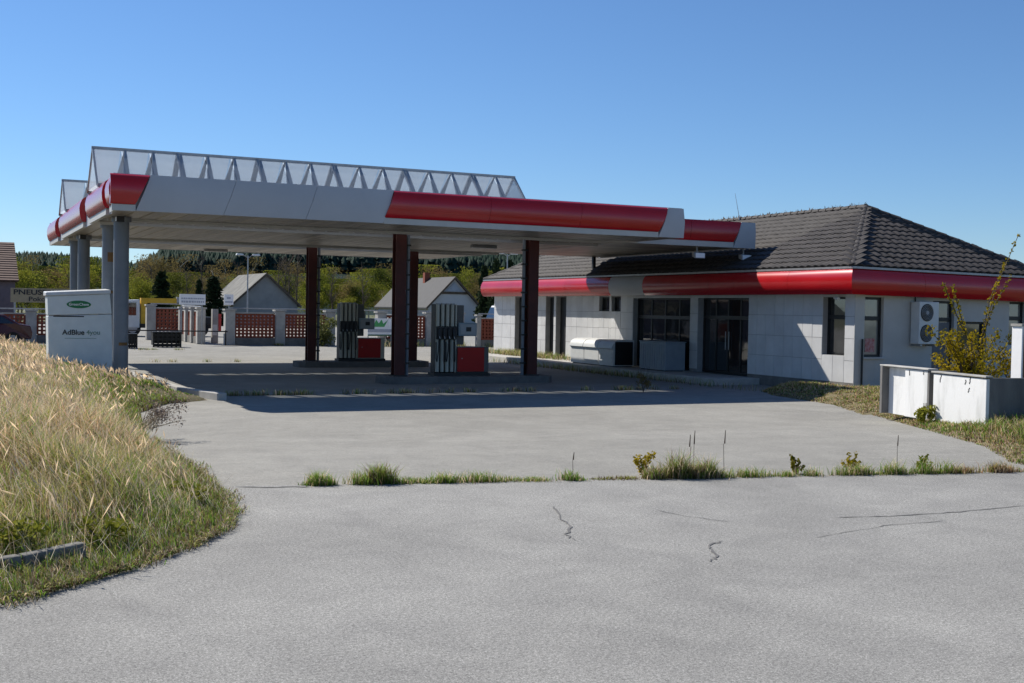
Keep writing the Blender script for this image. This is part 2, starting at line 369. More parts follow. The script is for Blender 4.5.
# ---------------------------------------------------------------- grass (uncountable)
def blades(pos, h, w, lean, az, bend, col_root, col_tip):
    n = len(pos); d = np.stack([np.cos(az), np.sin(az), np.zeros(n)], 1); az2 = rng.uniform(0, 2*np.pi, n)
    s = np.stack([np.cos(az2), np.sin(az2), np.zeros(n)], 1)*(w/2)[:, None]; upv = np.array([0, 0, 1.])
    p1 = pos+d*(lean*h*.45)[:, None]+upv*(h*.55)[:, None]
    p2 = pos+d*((lean+bend)*h)[:, None]+upv*(h*np.sqrt(np.clip(1-(lean+bend)**2*.6, .15, 1)))[:, None]
    V = np.stack([pos-s, pos+s, p1-s*.75, p1+s*.75, p2], 1).reshape(-1, 3)
    b = np.arange(n)[:, None]*5
    F = np.concatenate([b+np.array([[0,1,3]]), b+np.array([[0,3,2]]), b+np.array([[2,3,4]])])
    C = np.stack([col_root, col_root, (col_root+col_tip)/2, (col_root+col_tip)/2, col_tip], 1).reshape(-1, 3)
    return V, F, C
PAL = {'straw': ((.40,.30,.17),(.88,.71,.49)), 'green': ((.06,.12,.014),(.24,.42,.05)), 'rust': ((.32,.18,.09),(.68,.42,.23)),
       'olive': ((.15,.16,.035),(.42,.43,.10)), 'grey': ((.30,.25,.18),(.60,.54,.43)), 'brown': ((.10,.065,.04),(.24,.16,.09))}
def colours(kinds, n):
    a = np.array([PAL[k][0] for k in kinds]); b = np.array([PAL[k][1] for k in kinds]); f = rng.uniform(.72, 1.25, n)[:, None]
    return a*f, b*f
def grass_obj(name, label, cat, chunks, m=None):
    Vs, Fs, Cs, o = [], [], [], 0
    for V, F, C in chunks: Vs.append(V); Fs.append(F+o); Cs.append(C); o += len(V)
    g = np_mesh(name, np.concatenate(Vs), np.concatenate(Fs), m or GRASSM, np.concatenate(Cs))
    tag(g, label, cat); return stuff(g)
def scatter(poly, bb, dens, top, clump=.0):
    n = int((bb[1]-bb[0])*(bb[3]-bb[2])*dens); x = rng.uniform(bb[0], bb[1], n); y = rng.uniform(bb[2], bb[3], n)
    if clump:
        k = max(1, n//14); c = rng.integers(0, k, n); cx = rng.uniform(bb[0], bb[1], k); cy = rng.uniform(bb[2], bb[3], k); f = rng.random(n) < clump
        x = np.where(f, cx[c]+rng.normal(0, .045, n), x); y = np.where(f, cy[c]+rng.normal(0, .045, n), y)
    ok = inside(poly, x, y); x, y = x[ok], y[ok]; d = edge_dist(poly, x, y)
    return x, y, hgt(poly, x, y, top), d
def make_grass(poly, bb, dens, top, hfun, kfun, wid, name, label, cat, clump=.6):
    x, y, z, d = scatter(poly, bb, dens, top, clump); n = len(x); h = hfun(x, y, d)*rng.uniform(.45, 1.25, n)
    ks = kfun(x, y, d); c0, c1 = colours(ks, n); dist = np.hypot(x, y); w = wid*np.clip(dist/11, .8, 3)*rng.uniform(.6, 1.4, n)
    az = rng.normal(2.6, 1.5, n)
    return blades(np.stack([x, y, z-.01], 1), h, w, np.abs(rng.normal(.18, .16, n)), az, rng.uniform(0, .55, n), c0, c1), (x, y, z, d)
def pick(p):   # p: dict kind->array of weights
    ks = list(p); W = np.stack([np.broadcast_to(p[k], p[ks[0]].shape) for k in ks], 1); W = W/W.sum(1, keepdims=True)
    r = rng.random(len(W))[:, None]; idx = (W.cumsum(1) < r).sum(1).clip(0, len(ks)-1); return [ks[i] for i in idx]
def vk(x, y, d):
    g = wav(x, y, .55); near = np.clip((14-y)/5, 0, 1); edge = np.clip(1-d/.7, 0, 1); far = 1-near
    gp = (wav(x, y, 1.4) > .45)*1.0; wp = (wav(x+7, y-3, 1.9) > .7)*1.0
    return pick({'straw': .25+.75*far*np.clip(1.3-x*.35, .1, 1)+.7*wp, 'green': .16+1.1*gp*near+.45*gp*far+.8*np.clip(1-d/1.0, 0, 1)*(y < 18)+1.2*np.clip((x-2.0)/1.2, 0, 1)*(y > 21)+.3*edge*near, 'rust': .15+.5*(g < .1)*np.clip((y-10.5)/4, 0, 1),
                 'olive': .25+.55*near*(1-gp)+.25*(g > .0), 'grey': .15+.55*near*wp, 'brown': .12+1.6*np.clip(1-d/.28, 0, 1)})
def vh(x, y, d):
    near = np.clip((13.5-y)/4, 0, 1); base = .42-.20*near
    return base*np.clip(d/.95, .16, 1)*np.clip(1.3-.30*x*(y > 18), .22, 1.25)*(1+.22*wav(x, y, .9)+.18*wav(x, y, 2.6))
ch = []
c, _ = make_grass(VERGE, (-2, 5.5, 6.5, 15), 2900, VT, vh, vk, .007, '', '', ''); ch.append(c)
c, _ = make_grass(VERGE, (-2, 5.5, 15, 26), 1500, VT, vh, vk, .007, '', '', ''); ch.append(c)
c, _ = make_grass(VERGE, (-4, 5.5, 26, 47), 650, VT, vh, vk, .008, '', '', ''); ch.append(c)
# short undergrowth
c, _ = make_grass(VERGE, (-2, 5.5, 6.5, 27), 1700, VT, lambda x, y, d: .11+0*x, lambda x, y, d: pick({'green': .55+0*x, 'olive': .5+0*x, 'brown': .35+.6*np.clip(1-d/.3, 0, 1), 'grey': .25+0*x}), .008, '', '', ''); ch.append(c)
n_ = 5200; seg = [(np.array(a), np.array(b)) for a, b in zip(VERGE[2:12], VERGE[3:13])]; ii = rng.integers(0, len(seg), n_); tt_ = rng.random(n_)[:, None]
A_ = np.array([q[0] for q in seg])[ii]; B_ = np.array([q[1] for q in seg])[ii]; P_ = A_+(B_-A_)*tt_; P_ = P_+rng.normal(0, 1, (n_, 2))*(.045+.035*wav(P_[:, 0]*3, P_[:, 1]*3, 1.0).clip(-1, 2))[:, None]; c0_, c1_ = colours([random.choice(['brown', 'olive', 'straw', 'green', 'grey', 'olive', 'brown']) for _ in range(n_)], n_)
ch.append(blades(np.stack([P_[:, 0], P_[:, 1], rng.uniform(.002, .03, n_)], 1), rng.uniform(.03, .09, n_), np.full(n_, .008), rng.uniform(.5, .95, n_), rng.uniform(0, 6.28, n_), rng.uniform(.1, .5, n_), c0_, c1_))
# fallen dead stems
n_ = 1800; x_ = rng.uniform(-1.5, 2.6, n_); y_ = rng.uniform(7.5, 17, n_); k_ = inside(VERGE, x_, y_); x_, y_ = x_[k_], y_[k_]; n_ = len(x_); c0_, c1_ = colours(['grey']*n_, n_)
ch.append(blades(np.stack([x_, y_, hgt(VERGE, x_, y_, VT)+rng.uniform(.03, .16, n_)], 1), rng.uniform(.12, .32, n_), np.full(n_, .0042), rng.uniform(.6, 1.1, n_), rng.uniform(0, 6.28, n_), rng.uniform(.1, .6, n_), c1_*.8, c1_*1.0))
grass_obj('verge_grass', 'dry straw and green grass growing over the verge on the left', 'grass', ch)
# seed heads on tall stalks
def stalks(n, bb, hmin, hmax, name, label):
    x = rng.uniform(bb[0], bb[1], n); y = rng.uniform(bb[2], bb[3], n); ok = inside(VERGE, x, y); x, y = x[ok], y[ok]
    d = edge_dist(VERGE, x, y); k = d > .25; x, y, d = x[k], y[k], d[k]; z = hgt(VERGE, x, y, VT)
    n = len(x); h = rng.uniform(hmin, hmax, n)*np.clip(1.35-.33*x, .35, 1.1); az = rng.normal(2.4, 1.0, n); ln = np.abs(rng.normal(.2, .12, n)); bd = rng.uniform(.05, .35, n)
    c0, c1 = colours(['straw']*n, n); dist = np.hypot(x, y); w = .005*np.clip(dist/12, .8, 2.4)
    P = np.stack([x, y, z], 1); A = blades(P, h, w, ln, az, bd, c0, c1)
    tips = A[0].reshape(-1, 5, 3)[:, 4]; dirn = tips-A[0].reshape(-1, 5, 3)[:, 2]; dirn /= np.linalg.norm(dirn, axis=1)[:, None]
    L_ = rng.uniform(.10, .2, n); ww = rng.uniform(.005, .010, n)*np.clip(dist/14, .8, 2); rr = rng.normal(0, 1, (n, 3)); s = np.cross(dirn, rr); s /= np.linalg.norm(s, axis=1)[:, None]; t = np.cross(dirn, s)
    base = tips-dirn*(L_*.6)[:, None]; mid = tips; end = tips+dirn*(L_*.5)[:, None]
    V = np.stack([base, mid+s*ww[:, None], mid-s*ww[:, None], mid+t*ww[:, None], mid-t*ww[:, None], end], 1).reshape(-1, 3); b = np.arange(n)[:, None]*6
    F = np.concatenate([b+np.array([q]) for q in ([0,1,5],[0,5,2],[0,3,5],[0,5,4])]); C = np.repeat(c1*1.15, 6, axis=0)
    return A, (V, F, C)
a1, s1 = stalks(4200, (-2.5, 4.6, 12, 44), .4, .72, '', ''); a2, s2 = stalks(600, (-1, 3, 8, 13), .3, .55, '', '')
grass_obj('seed_stalks', 'tall pale seed stalks swaying above the verge grass', 'grass', [a1, s1, a2, s2], SEEDM)
# right patch grass
pk = lambda x, y, d: pick({'straw': .5+0*x, 'green': .25+.8*((y < 17) & (x > 15.6)), 'olive': .35+0*x, 'brown': .35+.4*np.clip(1-d/.3, 0, 1), 'rust': .2+0*x})
ph = lambda x, y, d: (.06+.15*np.clip(d/.8, 0, 1))*(1+.3*wav(x, y, .7)+.2*wav(x, y, 2.3))*np.where((y < 15.3) & (x > 15.8), 1.25, .62)*np.where(y > 19, .6, 1)
c, _ = make_grass(PATCH, (13, 24, 9.5, 28), 1050, .03, ph, pk, .008, '', '', '')
grass_obj('patch_grass', 'short dry grass between the forecourt edge and the building corner', 'grass', [c])
# weed strip along the joint between road and forecourt
def strip_pts(n, t0, t1, w):
    t = rng.uniform(t0, t1, n); x = 3.4+(13.3-3.4)*t; y = 12.86+(10.9-12.86)*t+rng.normal(0, w, n); return x, y
def strip(n, u0, u1, h, kinds, w=.05, wid=.008):
    p0 = px(u0, 480); p1 = px(u1, 480); t0 = (px(u0, 485-(u0-309)*.0182)[0]-3.4)/9.9; t1 = (px(u1, 485-(u1-309)*.0182)[0]-3.4)/9.9
    nc = max(2, int((t1-t0)*9.9/.08)); cc = rng.uniform(t0, t1, nc); ch_ = rng.uniform(.35, 1.25, nc); ci = rng.integers(0, nc, n)
    tq = cc[ci]+rng.normal(0, .007, n); x = 3.4+9.9*tq; y = 12.86-1.96*tq+rng.normal(0, w, n); h = h*ch_[ci]; k = [random.choice(kinds) for _ in range(n)]; c0, c1 = colours(k, n)
    tt = (x-x.min())/(np.ptp(x)+1e-6); e = np.clip(np.minimum(tt, 1-tt)*7, .25, 1)
    return blades(np.stack([x, y, np.full(n, -.004)], 1), h*e*rng.uniform(.4, 1.2, n), np.full(n, wid), np.abs(rng.normal(.25, .2, n)), rng.uniform(0, 6.3, n), rng.uniform(0, .5, n), c0, c1)
gs = ['green', 'olive', 'green', 'straw']
grass_obj('joint_weeds', 'low strip of weeds and grass along the asphalt joint', 'weeds',
   [strip(1500, 309, 362, .16, gs), strip(750, 366, 388, .26, ['green', 'olive', 'brown']), strip(500, 388, 430, .09, gs), strip(1900, 425, 585, .13, gs), strip(350, 580, 635, .05, ['brown', 'olive']),
    strip(3000, 632, 712, .30, ['olive', 'green', 'straw', 'brown']), strip(1100, 710, 790, .12, gs), strip(1000, 785, 880, .14, gs+['straw']), strip(1300, 880, 960, .17, gs), strip(1100, 950, 1024, .14, ['straw', 'olive', 'brown', 'rust']),
    strip(900, 300, 1020, .04, ['brown', 'straw'], .08)])
# weeds on the light strip under the canopy
def weed_row(n, x0, x1, y, h, sp=.06, z=-.004):
    cx = rng.uniform(x0, x1, max(3, n//40)); c = rng.integers(0, len(cx), n); x = cx[c]+rng.normal(0, .10, n); yy = y+rng.normal(0, sp, n)
    k = [random.choice(['green', 'olive', 'straw', 'brown']) for _ in range(n)]; c0, c1 = colours(k, n)
    return blades(np.stack([x, yy, np.full(n, z)], 1), h*rng.uniform(.4, 1.2, n), np.full(n, .012), np.abs(rng.normal(.25, .2, n)), rng.uniform(0, 6.3, n), rng.uniform(0, .5, n), c0, c1)
grass_obj('forecourt_weeds', 'small tufts of weeds in the forecourt joints under the canopy', 'weeds',
   [weed_row(1300, 6, 19, 28.6, .16, z=-.21), weed_row(300, 6, 16, 45.5, .15, z=-.2), weed_row(260, 6, 9, 52, .12), weed_row(1400, 20.4, 20.9, 37, .25, 5, z=-.21), weed_row(2500, 21.9, 22.7, 46, .3, 2.2), weed_row(500, 17, 26, 56.6, .4, .3), weed_row(300, 14.6, 14.9, 58, .15, .2)])

# ---------------------------------------------------------------- canopy
CX0, CX1, CY0, CY1, ZS, ZT = 3.25, 19.0, 28.55, 48.6, 4.15, 5.0
can = thing('station_canopy', 'large flat filling station canopy with red and grey fascia on steel columns', 'canopy', (11, 38, 0))
SK = (32.5, 41.8)      # skylight centre lines
SW = .75               # half width of the slot below each skylight
def rows(y0, y1):
    out = [y0]
    for s in SK: out += [s-SW, s+SW]
    out.append(y1); return list(zip(out[0::2], out[1::2]))
m = MB()
for a, b in rows(CY0+.22, CY1-.2): m.box(CX0+.2, CX1-.12, a, b, ZS+.09, ZT-.10)
for s in SK: m.box(CX0+.2, 4.2, s-SW+.002, s+SW-.002, ZS+.09, ZT-.1).box(15.9, CX1-.12, s-SW+.002, s+SW-.002, ZS+.09, ZT-.1)
m.build('roof_deck', GREYP, can)
sof = MB().box(CX0+.22, CX1-.14, CY0+.24, CY0+.26, ZS+.05, ZS+.085).build('soffit_batten', STEEL, can)
w = .42; xs = CX0+.22
me_cache = {}
while xs < CX1-.2:
    for a, b in rows(CY0+.24, CY1-.22):
        key = round(b-a, 2)
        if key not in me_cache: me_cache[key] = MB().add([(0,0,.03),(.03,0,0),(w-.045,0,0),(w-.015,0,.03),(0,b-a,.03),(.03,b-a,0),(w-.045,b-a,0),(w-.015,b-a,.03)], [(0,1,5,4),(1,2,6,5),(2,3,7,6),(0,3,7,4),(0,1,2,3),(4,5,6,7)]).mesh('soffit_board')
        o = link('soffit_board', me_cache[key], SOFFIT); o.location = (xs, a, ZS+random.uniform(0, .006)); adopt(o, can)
    xs += w
for s in SK:   # longitudinal edge beams of the light slots
    for e in (-1, 1): box('slot_beam', TRIM, can, CX0+.3, CX1-.2, s+e*SW-(.13 if e < 0 else -.012), s+e*SW+(-.012 if e < 0 else .13), ZS-.07, ZS+.3)
# front fascia: panels with slanted ends; profile bulges outwards (towards -y)
PROF = [(.00, 4.985), (.07, 4.93), (.13, 4.80), (.155, 4.66), (.145, 4.50), (.11, 4.36), (.06, 4.285), (.0, 4.285)]
def fascia_x(name, m, xt0, xt1, xb0, xb1, y, prof, parent, k=1.):
    """panel along x on plane y; ends slant from top (xt) to bottom (xb)"""
    zt, zb = prof[0][1], prof[-1][1]; A, B = [], []
    for d, z in prof:
        t = (zt-z)/(zt-zb); A.append((xt0+(xb0-xt0)*t, y-d*k, z)); B.append((xt1+(xb1-xt1)*t, y-d*k, z))
    A += [(xb0, y+.03, zb), (xt0, y+.03, zt)]; B += [(xb1, y+.03, zb), (xt1, y+.03, zt)]; n = len(A)
    return MB().add(A+B, [tuple(range(n)), tuple(range(n, 2*n))]+[(i, (i+1) % n, n+(i+1) % n, n+i) for i in range(n)]).build(name, m, parent, smooth=True)
FLAT = [(.02, 4.985), (.10, 4.6), (.05, 4.14), (.0, 4.14)]
yf = CY0+.15
fascia_x('fascia_panel', RED, CX0+.02, 4.16, CX0+.02, 3.83, yf, PROF, can)
g0t, g0b, g1t, g1b = 4.175, 3.845, 10.19, 9.91
for i in range(3):
    fascia_x('grey_fascia_panel', GREYP, g0t+(g1t-g0t)*i/3+.004, g0t+(g1t-g0t)*(i+1)/3-.004, g0b+(g1b-g0b)*i/3+.004, g0b+(g1b-g0b)*(i+1)/3-.004, yf, FLAT, can)
r = [(10.205, 9.925), (12.9, 12.82), (15.65, 15.55), (18.46, 18.14)]
for (a, ab), (b, bb) in zip(r[:-1], r[1:]): fascia_x('fascia_panel', RED, a+.004, b-.004, ab+.004, bb-.004, yf, PROF, can)
fascia_x('grey_fascia_panel', GREYP, 18.475, CX1, 18.155, CX1, yf, FLAT, can)
box('trim_strip', TRIM, can, CX0+.06, 3.84, yf-.045, yf+.05, 4.13, 4.278)
box('trim_strip', TRIM, can, 9.925, 18.15, yf-.045, yf+.05, 4.13, 4.278)
box('coping', GREYP, can, CX0+.1, CX1-.02, yf+.034, yf+.2, 4.9, 5.0)
# left fascia sections (facing -x)
def fascia_y(name, m, y0, y1, x, prof, parent, sgn=-1, k=1.):
    A = [(x+sgn*d*k, y0, z) for d, z in prof]+[(x-sgn*.03, y0, prof[-1][1]), (x-sgn*.03, y0, prof[0][1])]; n = len(A); B = [(p[0], y1, p[2]) for p in A]
    return MB().add(A+B, [tuple(range(n)), tuple(range(n, 2*n))]+[(i, (i+1) % n, n+(i+1) % n, n+i) for i in range(n)]).build(name, m, parent, smooth=True)
xf = CX0+.15
for a, b in ((yf, 29.5), (30.15, 34.1), (35.7, 43.0), (44.6, CY1-.1)):
    fascia_y('fascia_panel', RED, a, b, xf, PROF, can)
    box('trim_strip', TRIM, can, xf-.045, xf+.05, a+.06, b, 4.13, 4.278)
box('recess_panel', GREYP, can, xf+.034, xf+.06, yf+.1, CY1-.16, 4.135, 4.97)
fascia_x('rear_fascia_panel', GREYP, CX0+.1, CX1, CX0+.1, CX1, CY1-.05, [(.0, 4.985), (.0, 4.14)], can)
box('side_fascia_panel', GREYP, can, CX1-.1, CX1-.006, yf+.04, CY1-.1, 4.145, 4.98)
# connecting roof towards the shop
SX1, SY0, SY1 = 23.38, 31.05, 41.2
box('link_deck', GREYP, can, CX1+.002, SX1-.06, SY0+.2, SY1, ZS+.03, ZT-.12)
PR2 = [(d*.6, 4.145+(z-4.14)*.93) for d, z in PROF]; FL2 = [(.02, 4.93), (.06, 4.6), (.04, 4.10), (.0, 4.10)]
fascia_x('fascia_panel', RED, CX1+.01, 20.9, CX1+.01, 20.86, SY0+.1, PR2, can); fascia_x('fascia_panel', RED, 20.91, 22.83, 20.87, 22.52, SY0+.1, PR2, can)
fascia_x('grey_fascia_panel', GREYP, 22.84, SX1, 22.53, SX1, SY0+.1, FL2, can)
box('side_fascia_panel', GREYP, can, SX1-.05, SX1-.01, SY0+.14, SY1, 4.11, 4.92)
MB().add([(17.7, SY0+.06, 4.10), (22.53, SY0+.06, 4.10), (22.53, SY0+.06, 4.27), (18.9, SY0+.06, 4.27), (17.7, SY0+.15, 4.10), (22.53, SY0+.15, 4.10), (22.53, SY0+.15, 4.27), (18.9, SY0+.15, 4.27)],
         [(0,1,2,3),(4,5,6,7),(0,1,5,4),(1,2,6,5),(2,3,7,6),(3,0,4,7)]).build('trim_strip', TRIM, can)
for yb in np.arange(SY0+.3, SY1-.3, .45):
    o = box('soffit_board', SOFFIT, can, CX1+.002, SX1-.08, yb, yb+.43, ZS+.0, ZS+.028)
box('roof_stub_post', DARK, can, 22.9, 23.02, 40.9, 41.02, 3.6, 4.15)
# skylights: glazed gable prisms with a lattice truss
for s in SK:
    x0, x1, zb, zt_, hw = 3.27, 15.38, 4.92, 6.0, 1.2
    nb = 17; st = (x1-x0)/nb
    rid = MB().box(x0-.03, x1+.03, s-.05, s+.05, zt_-.03, zt_+.045).build('skylight_ridge_bar', STEEL, can)
    for e in (-1, 1): box('skylight_base_rail', STEEL, can, x0, x1, s+e*hw-.06, s+e*hw+.06, zb-.03, zb+.06)
    for i in range(nb):
        a, b = x0+i*st+.012, x0+(i+1)*st-.012
        for e in (-1, 1):
            MB().add([(a, s+e*hw, zb+.05), (b, s+e*hw, zb+.05), (b, s+e*.04, zt_), (a, s+e*.04, zt_)], [(0,1,2,3)]).build('skylight_pane', SKYL, can, recalc=False)
            c = x0+(i+.5)*st if i % 2 else x0+(i+.35)*st
            MB().hexa([(a-.13, s+e*(hw-.07), zb+.02), (a+.11, s+e*(hw-.07), zb+.02), (a+.11, s+e*(hw-.12), zb+.02), (a-.13, s+e*(hw-.12), zb+.02), (a+.06, s+e*.10, zt_-.03), (a+.10, s+e*.10, zt_-.03), (a+.10, s+e*.05, zt_-.03), (a+.06, s+e*.05, zt_-.03)]).build('truss_web', STEEL, can) if i else None
            if i % 3 == 0 or i == nb-1:
                xx = x0+(i+(i == nb-1))*st
                MB().hexa([(xx-.025, s+e*(hw+.03), zb), (xx+.025, s+e*(hw+.03), zb), (xx+.025, s+e*(hw-.03), zb), (xx-.025, s+e*(hw-.03), zb), (xx-.025, s+e*.04, zt_+.02), (xx+.025, s+e*.04, zt_+.02), (xx+.025, s, zt_-.05), (xx-.025, s, zt_-.05)]).build('glazing_bar', STEEL, can)
    for xx in (x0, x1): MB().add([(xx, s-hw, zb+.05), (xx, s+hw, zb+.05), (xx, s, zt_)], [(0,1,2)]).build('gable_pane', SKYL, can, recalc=False)
# columns
for cx_, cy_, side in ((11.75, 32.5, 1), (16.0, 32.4, -1), (11.75, 41.8, 1), (15.65, 41.8, -1)):
    o = MB().box(cx_-.16, cx_+.16, cy_-.16, cy_-.12, .0, 4.18).box(cx_-.16, cx_+.16, cy_+.12, cy_+.16, .0, 4.18).box(cx_-.09, cx_+.09, cy_-.118, cy_+.118, .0, 4.18).build('column', REDST, can)
    box('base_plate', DARK, can, cx_-.22, cx_+.22, cy_-.22, cy_+.22, .0, .035)
    pxx = cx_+side*.27
    MB().tube((pxx, cy_, .0), (pxx, cy_, 4.16), .05, n=10).build('downpipe', POSTG, can, smooth=True)
    for k in range(9): box('pipe_clamp', DARK, can, min(cx_+side*.162, pxx+side*.06), max(cx_+side*.162, pxx+side*.06), cy_-.065, cy_+.065, .35+k*.43, .40+k*.43)
for x_, y_, rr in ((3.83, 31.1, .19), (3.86, 33.9, .19), (3.83, 40.5, .19), (3.86, 43.6, .19)):
    MB().tube((x_, y_, -.1), (x_, y_, 4.2), rr, n=18).build('post', POSTG, can, smooth=True)
    MB().tube((x_, y_, 4.02), (x_, y_, 4.15), rr+.05, n=18).build('post_head', POSTG, can, smooth=True)
for x_, y_, z0, z1 in ((3.86, 33.9, 3.1, 3.36), (3.83, 31.1, .92, 1.0), (3.86, 33.9, 2.24, 2.32)):
    MB().add([(x_+.1935*math.cos(t), y_+.1935*math.sin(t), z) for z in (z0, z1) for t in np.linspace(-1.9, -.7, 6)], [(i, i+1, 7+i, 6+i) for i in range(5)]).build('rust_stain', RUST, can)
# lamps under the left eave
for y_ in (30.4, 39.6):
    f = MB().box(3.62, 3.80, y_-.09, y_+.09, 3.98, 4.12).build('eave_lamp', DARK, can); box('lens', SIGNW, f, 3.605, 3.62, y_-.07, y_+.07, 4.0, 4.1)
# floodlights under the link roof
for x_ in (21.3, 23.1):
    f = MB().tube((x_, 31.35, 3.9), (x_, 31.35, 4.14), .025).hexa([(x_-.2, 31.15, 3.72), (x_+.18, 31.15, 3.72), (x_+.12, 31.4, 3.78), (x_-.14, 31.4, 3.78), (x_-.2, 31.2, 3.9), (x_+.18, 31.2, 3.9), (x_+.12, 31.42, 3.9), (x_-.14, 31.42, 3.9)]).build('floodlight', PGREY, can)
    box('lens', SIGNW, f, x_-.18, x_+.16, 31.135, 31.149, 3.74, 3.88)
for x_, y_ in ((9.3, 46.8), (16.2, 36.5)):
    f = MB().box(x_-.45, x_+.45, y_-.1, y_+.1, ZS-.09, ZS-.005).build('ceiling_lamp', PGREY, can); box('diffuser', SIGNW, f, x_-.43, x_+.43, y_-.085, y_+.085, ZS-.105, ZS-.091)

# ---------------------------------------------------------------- pump islands, pumps
for nm, x0, x1, y0, y1 in (('a', 11.2, 16.6, 31.9, 33.1), ('b', 11.2, 16.2, 41.2, 42.4)):
    k = struct(MB().prism([(x0, y0+.2), (x0+.2, y0), (x1-.2, y0), (x1, y0+.2), (x1, y1-.2), (x1-.2, y1), (x0+.2, y1), (x0, y1-.2)], 'z', -.24, .0).build('pump_island', ISL, bevel=.02))
def make_pump(loc, label, endm):
    t = thing('fuel_pump', label, 'fuel pump', loc, 'fuel pumps under the canopy'); x, y, z = loc
    box('plinth', DARK, t, x-.02, x+1.78, y-.24, y+.26, z, z+.09)
    body = MB().box(x+.03, x+.66, y-.15, y+.2, z+.09, z+2.12).build('hose_cabinet', DARK, t, bevel=.02)
    for i in range(4):
        xx = x+.03+.155*i
        MB().prism([(xx+.012, y-.15), (xx+.012, y-.205), (xx+.04, y-.235), (xx+.085, y-.235), (xx+.113, y-.205), (xx+.113, y-.15)], 'z', z+.12, z+2.11).build('hose_channel', CREAM, t)
        box('channel_cap', PGREY, t, xx+.01, xx+.115, y-.238, y-.14, z+2.112, z+2.15)
    box('nozzle_band', DARK, t, x+.015, x+.665, y-.285, y-.236, z+1.08, z+1.47, bevel=.015)
    for i in range(4):
        xx = x+.09+.155*i
        n = MB().hexa([(xx-.03, y-.36, z+1.16), (xx+.03, y-.36, z+1.16), (xx+.03, y-.287, z+1.13), (xx-.03, y-.287, z+1.13), (xx-.03, y-.33, z+1.4), (xx+.03, y-.33, z+1.4), (xx+.03, y-.287, z+1.42), (xx-.03, y-.287, z+1.42)]).build('nozzle', DARK, t, bevel=.01)
        MB().tube((xx, y-.35, z+1.17), (xx+.02, y-.36, z+1.10), .014).build('spout', STEEL, n)
        s = 1 if i % 2 else -1
        MB().path([(xx, y-.31, z+1.15), (xx+.02*s, y-.33, z+.75), (xx+.05*s, y-.31, z+.42), (xx+.07*s, y-.28, z+.5), (xx+.065*s, y-.25, z+1.0)], .016).build('hose', HOSE, t, smooth=True)
    box('side_pillar', CREAM, t, x+.667, x+.72, y-.16, y+.2, z+.09, z+2.12, bevel=.015)
    box('upper_housing', UPH, t, x+.722, x+1.0, y-.02, y+.2, z+.92, z+2.1, bevel=.015)
    d = box('display_unit', PBLUE, t, x+.76, x+1.36, y-.20, y+.12, z+1.18, z+1.58, bevel=.02)
    box('display_panel', PGREY, d, x+.81, x+1.31, y-.212, y-.201, z+1.23, z+1.53); box('display_screen', DARK, d, x+1.0, x+1.16, y-.222, y-.213, z+1.32, z+1.45)
    c = box('lower_cabinet', endm, t, x+.722, x+1.76, y-.2, y+.22, z+.09, z+.86, bevel=.02)
    box('front_door', PRED, c, x+.73, x+1.60, y-.222, y-.201, z+.12, z+.84, bevel=.008); box('door_lock', STEEL, c, x+.86, x+.89, y-.23, y-.223, z+.5, z+.53)
    return t
make_pump((12.85, 32.6, .0), 'red and cream fuel pump with grey end panel, nearer one beside the middle column', UPH)
make_pump((12.75, 41.8, .0), 'red and cream fuel pump farther back, seen between the two left columns', CREAM)

# ---------------------------------------------------------------- shop building
bld = thing('station_shop', 'long single-storey shop with dark tiled hip roof and red fascia band', 'building', (26, 38, 0))
WX, WY0, WY1, WX2 = 22.8, 25.7, 50.0, 29.55
WH = 2.6
fr = []        # wall pieces on the front: (y0,y1,z0,z1)
openings = [(26.1,27.05,.86,2.52),(30.57,33.40,.06,2.5),(33.85,37.6,.06,2.5),(38.5,39.2,2.0,2.55),(39.35,40.15,2.0,2.55),(42.87,43.78,.02,2.55),(43.98,44.72,.02,2.55),(46.8,47.75,.02,2.55)]
m = MB(); ycur = WY0
segs = []
for (a, b, z0, z1) in openings:
    if a > ycur: segs.append((ycur, a, 0, WH))
    if z0 > .1: segs.append((a, b, 0, z0))
    segs.append((a, b, z1, WH)); ycur = b
segs.append((ycur, WY1, 0, WH))
for i, (a, b, z0, z1) in enumerate(segs): m.box(WX, WX+.28, a, b, z0, z1)
wall = m.build('front_wall', CLADJ, bld)
# cladding panels
def cladding(y0, y1, z0, z1):
    n = max(1, round((y1-y0)/.42)); k = max(1, round((z1-z0)/.62)); 
    for i in range(n):
        for j in range(k):
            a, b = y0+(y1-y0)*i/n+.006, y0+(y1-y0)*(i+1)/n-.006; c, d = z0+(z1-z0)*j/k+.006, z0+(z1-z0)*(j+1)/k-.006
            t = random.uniform(.018, .026)
            MB().hexa([(WX-t, a, c), (WX-.001, a-.004, c), (WX-.001, b+.004, c), (WX-t, b, c), (WX-t, a, d), (WX-.001, a-.004, d), (WX-.001, b+.004, d), (WX-t, b, d)]).build('cladding_panel', CLAD, wall)
for a, b, z0, z1 in segs:
    if (b-a) > .1 and (z1-z0) > .08: cladding(a, b, z0 if z0 else .1, z1)
box('plinth', MORT, bld, WX-.03, WX-.002, 25.69, 30.55, -.3, .098); box('foundation', MORT, bld, WX+.002, WX2-.02, WY0+.002, WY1-.02, -.3, -.004); 
